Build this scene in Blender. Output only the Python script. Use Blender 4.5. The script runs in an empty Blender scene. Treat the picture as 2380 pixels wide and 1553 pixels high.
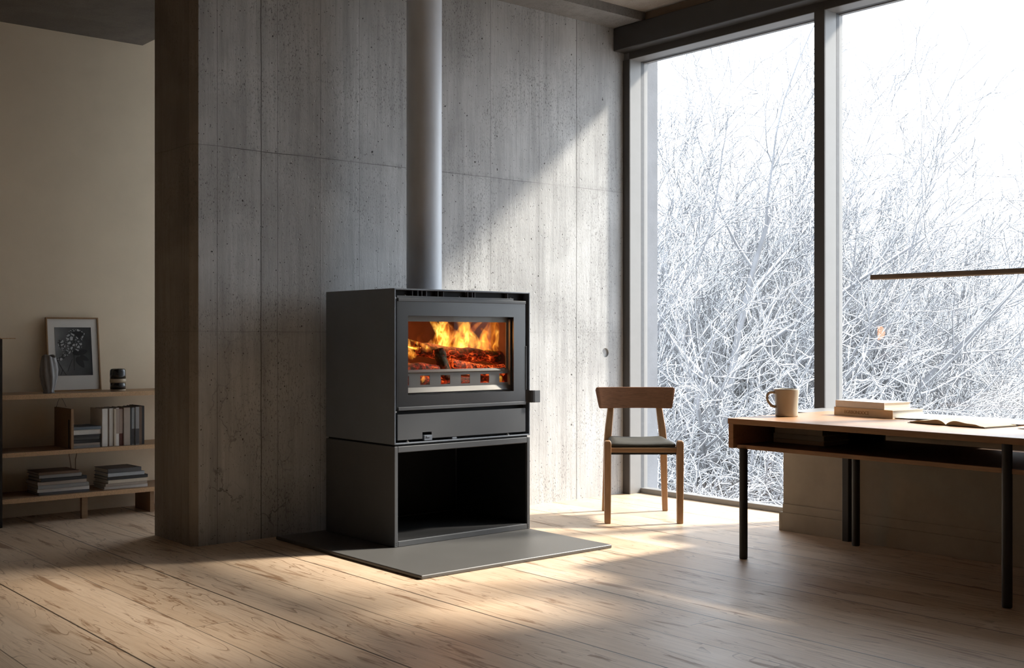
import bpy, bmesh, math, random
from mathutils import Vector, Matrix, noise

# ------------------------------------------------------------------ camera, sky, sun, exposure
SC = bpy.context.scene
COL = SC.collection
R = math.radians
IMG_W = 2380.0
F_PX = 2672.8
HEAD = R(49.909)                       # angle of the view direction from the X axis (X runs along the concrete wall)
CAM_H = 1.10
cam = bpy.data.cameras.new('camera')
cam_o = bpy.data.objects.new('camera', cam)
COL.objects.link(cam_o)
cam.sensor_width = 36.0
cam.lens = F_PX / IMG_W * 36.0
cam.shift_y = 5.5 / IMG_W
cam.clip_start = 0.05
cam.clip_end = 500
cam_o.location = (0, 0, CAM_H)
cam_o.rotation_euler = (R(90), 0, HEAD - R(90))
SC.camera = cam_o

SC.view_settings.view_transform = 'Standard'
SC.view_settings.look = 'None'
SC.view_settings.gamma = 1.0
SC.view_settings.exposure = 0.12
SC.view_settings.use_curve_mapping = False
SC.cycles.max_bounces = 7
SC.cycles.diffuse_bounces = 4
SC.cycles.glossy_bounces = 3
SC.cycles.transparent_max_bounces = 16
SC.cycles.use_adaptive_sampling = True
SC.cycles.adaptive_threshold = 0.08
SC.cycles.volume_step_rate = 2.0
SC.cycles.volume_max_steps = 64
SC.cycles.volume_bounces = 0
SC.cycles.sample_clamp_indirect = 6.0
SC.cycles.use_denoising = True

world = bpy.data.worlds.new('winter_sky')
SC.world = world
world.use_nodes = True
wn = world.node_tree
wn.nodes['Background'].inputs[0].default_value = (0.88, 0.94, 1.0, 1)
wn.nodes['Background'].inputs[1].default_value = 4.8

SUN_DIR = Vector((-1.0, 0.42, -0.89)).normalized()
sun = bpy.data.lights.new('sun', 'SUN')
sun.energy = 10.5
sun.angle = R(6.0)
sun.color = (1.0, 0.90, 0.76)
sun_o = bpy.data.objects.new('sun', sun)
COL.objects.link(sun_o)
sun_o.rotation_euler = SUN_DIR.to_track_quat('-Z', 'Y').to_euler()
sun_o.location = (12, -3, 9)

FWD = Vector((math.cos(HEAD), math.sin(HEAD), 0))
RGT = Vector((math.sin(HEAD), -math.cos(HEAD), 0))

# ------------------------------------------------------------------ helpers
WM = {}


def register(o, parent, loc=(0, 0, 0), rz=0.0):
    m = Matrix.Translation(Vector(loc)) @ Matrix.Rotation(rz, 4, 'Z')
    WM[o.name] = (WM[parent.name] @ m) if parent else m


def tag(o, label=None, cat=None, group=None, kind=None):
    if label: o['label'] = label
    if cat: o['category'] = cat
    if group: o['group'] = group
    if kind: o['kind'] = kind
    return o


def thing(name, label, cat, loc=(0, 0, 0), rz=0.0, group=None, kind=None):
    o = bpy.data.objects.new(name, None)
    COL.objects.link(o)
    o.empty_display_size = 0.05
    o.location = loc
    o.rotation_euler = (0, 0, rz)
    WM[o.name] = Matrix.Translation(Vector(loc)) @ Matrix.Rotation(rz, 4, 'Z')
    return tag(o, label, cat, group, kind)


class MB:
    def __init__(s):
        s.v = []; s.f = []; s.m = []

    def add(s, verts, faces, mi=0, M=None):
        b = len(s.v)
        for p in verts:
            p = Vector(p)
            s.v.append(tuple(M @ p) if M is not None else tuple(p))
        for f in faces:
            s.f.append(tuple(b + i for i in f)); s.m.append(mi)
        return s

    def box(s, x0, x1, y0, y1, z0, z1, mi=0, M=None):
        vs = [(x0, y0, z0), (x1, y0, z0), (x1, y1, z0), (x0, y1, z0), (x0, y0, z1), (x1, y0, z1), (x1, y1, z1), (x0, y1, z1)]
        fs = [(0, 3, 2, 1), (4, 5, 6, 7), (0, 1, 5, 4), (1, 2, 6, 5), (2, 3, 7, 6), (3, 0, 4, 7)]
        return s.add(vs, fs, mi, M)

    def loft(s, rings, mi=0, M=None, cap=True):
        k = len(rings[0]); vs = [p for r in rings for p in r]; fs = []
        for i in range(len(rings) - 1):
            for j in range(k):
                a = i * k + j; b = i * k + (j + 1) % k
                fs.append((a, b, b + k, a + k))
        if cap:
            fs.append(tuple(range(k - 1, -1, -1)))
            fs.append(tuple(range((len(rings) - 1) * k, len(rings) * k)))
        return s.add(vs, fs, mi, M)

    def tube(s, pts, rad, k=8, mi=0, M=None, cap=True, flat=1.0):
        pts = [Vector(p) for p in pts]
        if not hasattr(rad, '__len__'): rad = [rad] * len(pts)
        rings = []; up = None
        for i, p in enumerate(pts):
            d = (pts[min(i + 1, len(pts) - 1)] - pts[max(i - 1, 0)]).normalized()
            if up is None:
                up = Vector((0, 0, 1)) if abs(d.z) < 0.9 else Vector((1, 0, 0))
            a = d.cross(up)
            if a.length < 1e-6: a = d.orthogonal()
            a.normalize(); b = a.cross(d).normalized(); up = b
            rings.append([p + (a * math.cos(2 * math.pi * j / k) + b * flat * math.sin(2 * math.pi * j / k)) * rad[i] for j in range(k)])
        return s.loft(rings, mi, M, cap)

    def lathe(s, prof, c=(0, 0, 0), k=40, mi=0, M=None, cap=True):
        rings = [[(c[0] + r * math.cos(2 * math.pi * j / k), c[1] + r * math.sin(2 * math.pi * j / k), c[2] + z) for j in range(k)] for r, z in prof]
        return s.loft(rings, mi, M, cap)

    def prism(s, poly, fn, a, b, mi=0, M=None):
        """poly: list of 2D points, fn(u, v, w) -> 3D point, extruded from w=a to w=b"""
        n = len(poly)
        vs = [fn(u, v, a) for u, v in poly] + [fn(u, v, b) for u, v in poly]
        fs = [tuple(range(n - 1, -1, -1)), tuple(range(n, 2 * n))]
        for i in range(n):
            j = (i + 1) % n
            fs.append((i, j, n + j, n + i))
        return s.add(vs, fs, mi, M)

    def build(s, name, mats, parent=None, world=True, bevel=0.0, seg=2, smooth=False, subsurf=0, auto=None):
        me = bpy.data.meshes.new(name)
        vs = s.v
        if parent is not None and world:
            inv = WM[parent.name].inverted()
            vs = [tuple(inv @ Vector(p)) for p in vs]
        me.from_pydata(vs, [], s.f)
        if not isinstance(mats, (list, tuple)): mats = [mats]
        for m in mats: me.materials.append(m)
        me.polygons.foreach_set('material_index', s.m)
        bm = bmesh.new(); bm.from_mesh(me)
        bmesh.ops.recalc_face_normals(bm, faces=bm.faces)
        bm.to_mesh(me); bm.free()
        if smooth or auto:
            me.polygons.foreach_set('use_smooth', [True] * len(me.polygons))
        if auto:
            me.set_sharp_from_angle(angle=R(auto))
        me.update()
        o = bpy.data.objects.new(name, me)
        COL.objects.link(o)
        if parent is not None: o.parent = parent
        WM[o.name] = WM[parent.name].copy() if parent is not None else Matrix.Identity(4)
        if bevel:
            b = o.modifiers.new('bevel', 'BEVEL'); b.width = bevel; b.segments = seg; b.limit_method = 'ANGLE'; b.angle_limit = R(40)
        if subsurf:
            u = o.modifiers.new('subsurf', 'SUBSURF'); u.levels = subsurf; u.render_levels = subsurf
        return o


def struct(o, label=None):
    o['kind'] = 'structure'
    if label: o['label'] = label
    return o


# ------------------------------------------------------------------ node helpers
class NT:
    def __init__(s, name):
        s.mat = bpy.data.materials.new(name); s.mat.use_nodes = True
        s.t = s.mat.node_tree; s.t.nodes.clear()
        s.out = s.t.nodes.new('ShaderNodeOutputMaterial')
        s._pos = None

    def n(s, typ, ins=None, out=0, **at):
        nd = s.t.nodes.new(typ)
        for k, v in at.items(): setattr(nd, k, v)
        for k, v in (ins or {}).items():
            if isinstance(v, bpy.types.NodeSocket): s.t.links.new(v, nd.inputs[k])
            else: nd.inputs[k].default_value = v
        return nd.outputs[out]

    def pos(s):
        if s._pos is None: s._pos = s.n('ShaderNodeNewGeometry')
        return s._pos

    def obj(s): return s.n('ShaderNodeTexCoord', out=3)

    def m(s, op, a, b=0.0, c=0.0, clamp=False):
        return s.n('ShaderNodeMath', {0: a, 1: b, 2: c}, operation=op, use_clamp=clamp)

    def sep(s, v, i): return s.n('ShaderNodeSeparateXYZ', {0: v}, out=i)

    def comb(s, x, y, z): return s.n('ShaderNodeCombineXYZ', {0: x, 1: y, 2: z})

    def map(s, v, scale=(1, 1, 1), loc=(0, 0, 0), rot=(0, 0, 0)):
        return s.n('ShaderNodeMapping', {0: v, 1: loc, 2: rot, 3: scale})

    def noise(s, v, scale=5, detail=4, rough=0.5, dist=0.0, out=0, dim='3D', w=None):
        i = {'Scale': scale, 'Detail': detail, 'Roughness': rough, 'Distortion': dist}
        if dim != '1D': i['Vector'] = v
        if w is not None: i['W'] = w
        return s.n('ShaderNodeTexNoise', i, out=out, noise_dimensions=dim)

    def vor(s, v, scale=5, feature='F1', rnd=1.0, out='Distance'):
        nd = s.t.nodes.new('ShaderNodeTexVoronoi'); nd.feature = feature
        s.t.links.new(v, nd.inputs['Vector']); nd.inputs['Scale'].default_value = scale
        nd.inputs['Randomness'].default_value = rnd
        return nd if out is None else nd.outputs[out]

    def ramp(s, fac, stops, interp='LINEAR'):
        nd = s.t.nodes.new('ShaderNodeValToRGB'); cr = nd.color_ramp; cr.interpolation = interp
        while len(cr.elements) < len(stops): cr.elements.new(0.5)
        for e, (p, c) in zip(cr.elements, stops):
            e.position = p; e.color = (c[0], c[1], c[2], 1) if hasattr(c, '__len__') else (c, c, c, 1)
        s.t.links.new(fac, nd.inputs[0])
        return nd.outputs[0]

    def rng(s, v, a, b, c=0.0, d=1.0, smooth=False):
        nd = s.t.nodes.new('ShaderNodeMapRange'); nd.clamp = True
        if smooth: nd.interpolation_type = 'SMOOTHSTEP'
        s.t.links.new(v, nd.inputs[0])
        for i, x in zip((1, 2, 3, 4), (a, b, c, d)):
            if isinstance(x, bpy.types.NodeSocket): s.t.links.new(x, nd.inputs[i])
            else: nd.inputs[i].default_value = x
        return nd.outputs[0]

    def mix(s, fac, a, b, blend='MIX'):
        nd = s.t.nodes.new('ShaderNodeMix'); nd.data_type = 'RGBA'; nd.blend_type = blend
        for k, v in ((0, fac), (6, a), (7, b)):
            if isinstance(v, bpy.types.NodeSocket): s.t.links.new(v, nd.inputs[k])
            elif k == 0: nd.inputs[k].default_value = v
            else: nd.inputs[k].default_value = (v[0], v[1], v[2], 1)
        return nd.outputs[2]

    def bump(s, h, strength=0.3, dist=0.01, normal=None):
        i = {'Height': h, 'Strength': strength, 'Distance': dist}
        if normal is not None: i['Normal'] = normal
        return s.n('ShaderNodeBump', i)

    def bsdf(s, **kw):
        nd = s.t.nodes.new('ShaderNodeBsdfPrincipled')
        for k, v in kw.items():
            k = {'color': 'Base Color', 'rough': 'Roughness', 'metal': 'Metallic', 'normal': 'Normal', 'spec': 'Specular IOR Level',
                 'emit': 'Emission Color', 'emit_s': 'Emission Strength', 'coat': 'Coat Weight', 'coat_r': 'Coat Roughness',
                 'sheen': 'Sheen Weight', 'sub': 'Subsurface Weight', 'trans': 'Transmission Weight'}[k]
            if isinstance(v, bpy.types.NodeSocket): s.t.links.new(v, nd.inputs[k])
            elif hasattr(v, '__len__'): nd.inputs[k].default_value = (v[0], v[1], v[2], 1)
            else: nd.inputs[k].default_value = v
        s.t.links.new(nd.outputs[0], s.out.inputs[0])
        return s.mat


def simple(name, color, rough=0.5, metal=0.0, var=0.12, nscale=6.0, bump=0.0, bscale=120.0, spec=0.5, coat=0.0, stretch=(1, 1, 1)):
    t = NT(name); p = t.map(t.obj(), stretch)
    nz = t.noise(p, nscale, 5, 0.6)
    c = t.mix(t.rng(nz, 0.3, 0.7), [x * (1 - var) for x in color], [min(1, x * (1 + var)) for x in color])
    kw = dict(color=c, rough=rough, metal=metal, spec=spec, coat=coat)
    if bump: kw['normal'] = t.bump(t.noise(p, bscale, 3, 0.6), bump, 0.002)
    return t.bsdf(**kw)


def wood(name, light, dark, axis='X', rough=0.45, fine=1.0, bump=0.12, coat=0.0):
    """grain runs along the named axis of the object's own space"""
    t = NT(name); p = t.obj()
    sc = {'X': (0.9, 14, 14), 'Y': (14, 0.9, 14), 'Z': (14, 14, 0.9)}[axis]
    q = t.map(p, [a * fine for a in sc])
    big = t.noise(q, 1.0, 5, 0.55, 1.2)
    ringv = t.m('FRACT', t.m('MULTIPLY', big, 7.0))
    ring = t.rng(ringv, 0.0, 0.22, 1.0, 0.0)
    fineg = t.noise(t.map(q, (1, 1, 1), (3, 1, 7)), 9.0, 3, 0.7)
    f = t.m('ADD', t.m('MULTIPLY', ring, 0.38), t.m('MULTIPLY', t.rng(fineg, 0.35, 0.75), 0.5), clamp=True)
    c = t.mix(f, light, dark)
    c = t.mix(t.rng(t.noise(p, 2.2, 3), 0.3, 0.7, 0, 0.35), c, [x * 0.7 for x in light])
    return t.bsdf(color=c, rough=rough, coat=coat, coat_r=0.3, normal=t.bump(f, bump, 0.001))


# ------------------------------------------------------------------ materials
def concrete(name, seams=(), joints=(), base=(0.50, 0.49, 0.475), dark=(0.30, 0.29, 0.28), pits=1.0, cracks=0.0, rough=0.85, face='Y'):
    t = NT(name); P = t.pos()
    x = t.sep(P, 0); y = t.sep(P, 1); z = t.sep(P, 2)
    u = x if face != 'X' else y
    warp = t.m('MULTIPLY', t.m('SUBTRACT', t.noise(t.comb(0.0, 0.0, z), 3.0, 3), 0.5), 0.012)
    uw = t.m('ADD', u, warp)
    # blotches, vertical drags of the formwork
    blotch = t.noise(P, 1.5, 6, 0.62, 0.6)
    streak = t.noise(t.map(P, (9, 9, 0.5)), 1.6, 5, 0.65)
    fine_streak = t.noise(t.map(P, (60, 60, 2.5)), 1.4, 3, 0.7)
    c = t.mix(t.rng(blotch, 0.34, 0.66), base, [b * 0.68 for b in base])
    c = t.mix(t.rng(streak, 0.48, 0.74, 0, 0.62), c, dark)
    c = t.mix(t.rng(fine_streak, 0.46, 0.76, 0, 0.42), c, dark)
    if seams:
        pid = None
        for sx, st, wd in seams:
            if st < 0.5: continue
            g = t.m('GREATER_THAN', uw, sx)
            pid = g if pid is None else t.m('ADD', pid, g)
        if pid is not None:
            rz = t.m('GREATER_THAN', z, joints[0][0]) if joints else 0.0
            wnz = t.n('ShaderNodeTexWhiteNoise', {'W': t.m('ADD', pid, t.m('MULTIPLY', rz, 0.31))}, noise_dimensions='1D')
            c = t.mix(t.m('MULTIPLY', wnz, 0.26), c, dark)
    # pin holes of two sizes
    vp = t.map(P, (1, 1, 0.8))
    wob = t.n('ShaderNodeVectorMath', {0: vp, 1: t.n('ShaderNodeVectorMath', {0: t.noise(P, 60, 2, out=1), 3: 0.012}, operation='SCALE')}, operation='ADD')
    hole = None
    for scl, th, keep in ((17.0, 0.095, 0.55), (38.0, 0.13, 0.45), (75.0, 0.19, 0.55)):
        nd = t.vor(wob, scl, out=None)
        rnd = t.sep(nd.outputs['Color'], 0)
        lim = t.m('MULTIPLY', t.rng(rnd, 1 - keep, 1.0), th * pits)
        h = t.rng(t.m('SUBTRACT', nd.outputs['Distance'], lim), -0.03, 0.0, 1.0, 0.0)
        h = t.m('MULTIPLY', h, t.m('GREATER_THAN', rnd, 1 - keep))
        hole = h if hole is None else t.m('MAXIMUM', hole, h)
    # speckled rough patches
    patch = t.rng(t.noise(P, 2.1, 4, 0.6), 0.42, 0.64)
    spk = t.rng(t.noise(t.map(P, (1, 1, 0.5)), 120, 3, 0.65), 0.55, 0.66)
    speck = t.m('MULTIPLY', t.m('MULTIPLY', patch, spk), 0.75)
    line = None
    for sx, st, wd in seams:
        l = t.rng(t.m('ABSOLUTE', t.m('SUBTRACT', uw, sx)), wd * 0.25, wd * 0.62, st, 0.0)
        if st < 0.5: l = t.m('MULTIPLY', l, t.rng(t.noise(t.comb(sx * 7, 0.0, z), 2.2, 3), 0.35, 0.6))
        line = l if line is None else t.m('MAXIMUM', line, l)
    stain = None
    for jz, st, x0, x1 in joints:
        zw = t.m('ADD', z, t.m('MULTIPLY', t.m('SUBTRACT', t.noise(P, 5.0, 4), 0.5), 0.012))
        d = t.m('ABSOLUTE', t.m('SUBTRACT', zw, jz))
        fade = t.rng(t.noise(t.comb(u, 0.0, 3.0), 2.4, 3), 0.34, 0.55, 0.35, 1.0)
        fade = t.m('MULTIPLY', fade, t.rng(u, x0, x1, st, st * 0.45))
        l = t.m('MULTIPLY', t.rng(d, 0.0008, 0.0030, 1.0, 0.0), fade)
        line = l if line is None else t.m('MAXIMUM', line, l)
        sd = t.m('MULTIPLY', t.rng(d, 0.0, 0.035, 0.5, 0.0), t.m('MULTIPLY', fade, t.rng(t.noise(P, 30, 5, 0.7), 0.45, 0.65)))
        stain = sd if stain is None else t.m('MAXIMUM', stain, sd)
    ink = t.m('MAXIMUM', hole, speck)
    if line is not None: ink = t.m('MAXIMUM', ink, line)
    if stain is not None: ink = t.m('MAXIMUM', ink, stain)
    if cracks > 0:
        wv = t.n('ShaderNodeVectorMath', {0: t.map(P, (1, 1, 0.55)), 1: t.n('ShaderNodeVectorMath', {0: t.noise(P, 7, 4, out=1), 3: 0.16}, operation='SCALE')}, operation='ADD')
        e = t.vor(wv, 7.0, 'DISTANCE_TO_EDGE')
        cr = t.m('MULTIPLY', t.rng(e, 0.006, 0.022, 1.0, 0.0), t.m('MULTIPLY', t.rng(t.noise(P, 3.0, 3), 0.50, 0.62), t.m('MULTIPLY', t.rng(u, 2.6, 4.4, 1.0, 0.0), t.rng(z, 0.2, 1.4, 1.0, 0.0))))
        ink = t.m('MAXIMUM', ink, t.m('MULTIPLY', cr, cracks))
    c = t.mix(t.m('MULTIPLY', ink, 0.92), c, (0.035, 0.032, 0.03))
    h = t.m('MULTIPLY', t.noise(t.map(P, (1, 1, 0.45)), 110, 2, 0.7), 0.35)
    if seams:
        nd = t.vor(vp, 17.0, out=None)
        h = t.m('SUBTRACT', h, t.rng(nd.outputs['Distance'], 0.02, 0.09 * pits, 1.0, 0.0))
    return t.bsdf(color=c, rough=rough, spec=0.25, normal=t.bump(h, 0.55, 0.006))


SEAMS = [(2.726, 0.7, 0.003), (2.982, 1.0, 0.005), (3.082, 0.75, 0.003), (3.352, 0.6, 0.0025), (3.61, 0.55, 0.0025), (3.734, 0.4, 0.0025),
         (4.40, 0.35, 0.002), (4.587, 0.55, 0.004), (4.80, 0.35, 0.002), (4.911, 0.45, 0.0025), (4.997, 0.6, 0.003), (5.123, 0.4, 0.0025), (5.334, 1.0, 0.005)]
M_conc = concrete('board_marked_concrete', SEAMS, [(2.106, 1.0, 2.6, 5.6), (1.126, 0.5, 2.6, 5.6)], base=(0.58, 0.585, 0.585), dark=(0.24, 0.24, 0.24), cracks=0.9, pits=1.15)
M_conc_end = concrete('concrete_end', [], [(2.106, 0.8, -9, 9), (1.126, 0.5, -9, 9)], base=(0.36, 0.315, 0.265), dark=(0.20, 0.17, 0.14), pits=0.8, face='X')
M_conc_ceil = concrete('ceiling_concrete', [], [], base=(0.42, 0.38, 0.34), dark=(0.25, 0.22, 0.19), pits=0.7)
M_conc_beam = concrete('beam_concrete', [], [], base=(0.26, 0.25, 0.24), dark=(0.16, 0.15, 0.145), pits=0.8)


def floor_mat():
    t = NT('pine_plank_floor'); P = t.pos()
    x = t.sep(P, 0); y = t.sep(P, 1)
    W = 0.325
    xs = t.m('DIVIDE', t.m('SUBTRACT', x, 1.55), W)
    idx = t.m('FLOOR', xs); fr = t.m('FRACT', xs)
    half = t.m('DIVIDE', t.m('SUBTRACT', x, 1.55), W / 2)
    hidx = t.m('FLOOR', half)
    r1 = t.n('ShaderNodeTexWhiteNoise', {'W': hidx}, noise_dimensions='1D')
    r1b = t.n('ShaderNodeTexWhiteNoise', {'W': t.m('ADD', hidx, 57.3)}, noise_dimensions='1D')
    yo = t.m('ADD', t.m('DIVIDE', y, 2.6), t.m('MULTIPLY', r1, 5.0))
    yi = t.m('FLOOR', yo); yf = t.m('FRACT', yo)
    r2 = t.n('ShaderNodeTexWhiteNoise', {'Vector': t.comb(hidx, yi, 0.0)}, noise_dimensions='2D')
    off = t.m('MULTIPLY', r2, 17.0)
    q = t.comb(t.m('ADD', t.m('MULTIPLY', x, 6.5), off), t.m('ADD', t.m('MULTIPLY', y, 0.55), off), 0.0)
    contour = t.noise(q, 1.0, 3, 0.5, 0.9)
    ringv = t.m('FRACT', t.m('MULTIPLY', contour, 15.0))
    ring = t.rng(ringv, 0.0, 0.16, 1.0, 0.0)
    ring = t.m('MULTIPLY', ring, t.rng(t.noise(t.map(q, (1, 2, 1), (5, 2, 0)), 1.3, 3), 0.38, 0.52))
    fineg = t.noise(t.comb(t.m('ADD', t.m('MULTIPLY', x, 55.0), off), t.m('MULTIPLY', y, 2.2), 0.0), 1.0, 4, 0.7)
    fg = t.rng(fineg, 0.46, 0.74)
    smear = t.rng(t.noise(t.comb(t.m('ADD', t.m('MULTIPLY', x, 17.0), off), t.m('ADD', t.m('MULTIPLY', y, 1.7), off), 0.0), 1.0, 5, 0.66, 1.0), 0.575, 0.66)
    # knots
    kv = t.comb(t.m('ADD', t.m('MULTIPLY', x, 5.0), off), t.m('MULTIPLY', y, 2.0), 0.0)
    kn = t.vor(kv, 0.8, out=None)
    knot = t.m('MULTIPLY', t.rng(kn.outputs['Distance'], 0.03, 0.11, 1.0, 0.0), t.m('GREATER_THAN', t.sep(kn.outputs['Color'], 0), 0.6))
    base = t.mix(r1, (0.72, 0.555, 0.41), (0.66, 0.495, 0.35))
    base = t.mix(t.m('MULTIPLY', r2, 0.35), base, (0.46, 0.305, 0.185))
    c = t.mix(t.m('MULTIPLY', fg, 0.42), base, (0.38, 0.23, 0.125))
    c = t.mix(t.m('MULTIPLY', ring, 0.85), c, (0.22, 0.115, 0.055))
    c = t.mix(t.m('MULTIPLY', smear, 0.8), c, (0.24, 0.125, 0.06))
    c = t.mix(t.m('MULTIPLY', knot, 0.7), c, (0.16, 0.08, 0.035))
    # seams: strong every second board, fine in between
    def gap(frac, period, w):
        d = t.m('MULTIPLY', t.m('MINIMUM', frac, t.m('SUBTRACT', 1.0, frac)), period)
        return t.rng(d, w * 0.5, w, 1.0, 0.0)
    f65 = t.m('FRACT', t.m('DIVIDE', t.m('SUBTRACT', x, 1.55), 0.65))
    g = t.m('MAXIMUM', gap(f65, 0.65, 0.005), t.m('MULTIPLY', gap(fr, W, 0.003), 0.75))
    g = t.m('MAXIMUM', g, t.m('MULTIPLY', gap(t.m('FRACT', half), W / 2, 0.002), t.rng(r1b, 0.3, 0.8, 0.15, 0.5)))
    g = t.m('MAXIMUM', g, t.m('MULTIPLY', t.m('MULTIPLY', gap(yf, 2.6, 0.004), 0.5), t.m('GREATER_THAN', r1b, 0.6)))
    c = t.mix(t.m('MULTIPLY', g, 0.93), c, (0.03, 0.018, 0.01))
    g2 = t.m('MAXIMUM', gap(t.m('FRACT', t.m('DIVIDE', t.m('SUBTRACT', x, 1.55), 0.65)), 0.65, 0.005), t.m('MULTIPLY', gap(fr, W, 0.003), 0.75))
    h = t.m('SUBTRACT', t.m('MULTIPLY', t.noise(t.map(P, (30, 1.6, 1)), 1.0, 2), 0.22), g2)
    h = t.m('ADD', h, t.m('MULTIPLY', t.noise(P, 3.5, 1), 0.5))
    rough = t.m('ADD', t.rng(t.noise(P, 5, 4), 0.3, 0.7, 0.36, 0.46), t.m('MULTIPLY', smear, 0.12))
    return t.bsdf(color=c, rough=rough, spec=0.55, normal=t.bump(h, 0.22, 0.004))


M_floor = floor_mat()
M_beige = simple('beige_plaster', (0.80, 0.67, 0.50), 0.9, var=0.05, nscale=2.5, bump=0.15, bscale=60, spec=0.2)
M_low = simple('low_wall_plaster', (0.40, 0.345, 0.265), 0.75, var=0.14, nscale=3, bump=0.3, bscale=14, spec=0.3)
M_brownwall = simple('brown_plaster', (0.44, 0.375, 0.30), 0.9, var=0.08, nscale=2)
M_framedark = simple('dark_frame_face', (0.055, 0.048, 0.042), 0.45, var=0.05)  # inner frame caps coloured darker than the frame sides
M_frame = simple('pale_aluminium', (0.21, 0.207, 0.203), 0.4, var=0.04, spec=0.5)
M_beam = simple('dark_painted_steel', (0.040, 0.037, 0.034), 0.5, var=0.08, bump=0.1)
M_gasket = simple('rubber_gasket', (0.09, 0.095, 0.105), 0.6, var=0.1, nscale=30)
M_steel = simple('anthracite_stove_steel', (0.13, 0.152, 0.185), 0.42, var=0.05, bump=0.06, bscale=500, spec=0.5)
M_steel2 = simple('anthracite_stove_steel_front', (0.072, 0.076, 0.083), 0.45, var=0.04, bump=0.06, bscale=500, spec=0.5)
M_black = simple('matt_black_interior', (0.016, 0.016, 0.017), 0.6, var=0.1, spec=0.25)
M_pipe = simple('grey_flue_pipe', (0.60, 0.635, 0.69), 0.42, var=0.04, bump=0.04, bscale=400, spec=0.5)
M_doorglass = simple('black_printed_glass', (0.022, 0.023, 0.025), 0.28, var=0.03, spec=0.8)
M_innerframe = simple('firebox_surround_steel', (0.15, 0.155, 0.165), 0.4, var=0.05, spec=0.5)
M_hearth = simple('hearth_plate_steel', (0.088, 0.085, 0.081), 0.42, var=0.05, bump=0.08, bscale=600)
M_screw = simple('bright_screw', (0.35, 0.35, 0.35), 0.35, metal=0.8)
M_fire_back = simple('firebox_lining', (0.085, 0.035, 0.03), 0.9, var=0.25, nscale=9)


def glass(name, tint=(0.97, 0.985, 1.0), gloss=0.06):
    t = NT(name)
    tr = t.n('ShaderNodeBsdfTransparent', {0: (*tint, 1)})
    gl = t.n('ShaderNodeBsdfGlossy', {0: (1, 1, 1, 1), 'Roughness': 0.02})
    fr = t.n('ShaderNodeFresnel', {0: 1.4})
    front = t.m('SUBTRACT', 1.0, t.n('ShaderNodeNewGeometry', out=6))     # reflect only off the outer skin of each pane
    mx = t.n('ShaderNodeMixShader', {0: t.m('MULTIPLY', t.m('MULTIPLY', fr, front), gloss / 0.06, clamp=True), 1: tr, 2: gl})
    t.t.links.new(mx, t.out.inputs[0])
    return t.mat


M_glass = glass('window_glass')
M_fireglass = glass('stove_glass', (0.96, 0.95, 0.93), 0.010)

# ------------------------------------------------------------------ the room shell
CZ = 3.30
struct(MB().box(-1.3, 5.93, -1.7, 6.14, -0.15, 0.0).box(-1.3, 3.9, 6.14, 7.4, -0.15, 0.0).build('floor', M_floor))


def wall_back():
    m = MB()
    c = 0.035
    poly = [(2.585 + c, 5.66), (5.96, 5.66), (5.96, 6.14), (2.585, 6.14), (2.585, 5.66 + c)]
    fn = lambda u, v, w: (u, v, w)
    m.prism(poly, fn, -0.15, CZ + 0.2)
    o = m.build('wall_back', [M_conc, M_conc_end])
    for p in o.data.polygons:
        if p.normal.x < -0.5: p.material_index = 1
    cut = MB()
    cut.lathe([(0.031, -0.012), (0.036, 0.05)], (0, 0, 0), 28, M=Matrix.Translation((5.607, 5.66, 0.987)) @ Matrix.Rotation(R(90), 4, 'X'))
    co = cut.build('tie_cutter', M_conc)
    b = o.modifiers.new('tie_hole', 'BOOLEAN'); b.object = co; b.operation = 'DIFFERENCE'; b.solver = 'EXACT'
    dg = bpy.context.evaluated_depsgraph_get()
    me = bpy.data.meshes.new_from_object(o.evaluated_get(dg))
    o.modifiers.clear(); o.data = me
    bpy.data.objects.remove(co)
    struct(o)


wall_back()
struct(MB().box(5.96, 6.13, 5.655, 6.14, -3.0, 3.5).build('wall_outer', simple('darkened_outer_concrete', (0.15, 0.16, 0.18), 0.9, var=0.12, nscale=5, bump=0.4, bscale=70)))  # end of the concrete wall, coloured darker to offset direct sun
struct(MB().box(-1.3, 3.95, 7.30, 7.45, -0.15, CZ + 0.2).build('wall_far', M_beige))
struct(MB().box(-1.45, -1.3, -1.85, 7.45, -0.15, CZ + 0.2).build('wall_left', M_brownwall))
struct(MB().box(-1.3, 6.2, -1.85, -1.7, -0.15, CZ + 0.2).build('wall_front', M_brownwall))
# glazed side: low parapet wall inside, unseen full-height pier sized and pierced to shape the sunlight, lintel over the glass
Y_PIER = 2.72
m = MB()
m.box(5.38, 5.76, -1.7, 4.0, 0.0, 0.66)
m.box(5.80, 6.1, -1.7, 1.75, 0.0, CZ); m.box(5.80, 6.1, 1.75, 2.05, 2.05, CZ); m.box(5.80, 6.1, 1.75, Y_PIER, 0.0, 0.95); m.box(5.80, 6.1, 2.05, Y_PIER, 2.05, 2.30); m.box(5.80, 6.1, 2.05, Y_PIER, 3.10, CZ)
m.box(5.80, 6.1, Y_PIER, 5.66, 3.10, CZ)
struct(m.build('wall_right', M_low))
struct(MB().box(5.365, 5.38, -1.7, 4.0, 0, 0.104).box(5.365, 5.78, 4.0, 4.02, 0, 0.104).box(5.372, 5.38, -1.7, 4.0, 0.104, 0.152).build('baseboard_right', M_low, bevel=0.002))
struct(MB().box(5.36, 5.77, Y_PIER, 4.012, 0.66, 0.678).build('trim_sill', M_frame, bevel=0.003))

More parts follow.
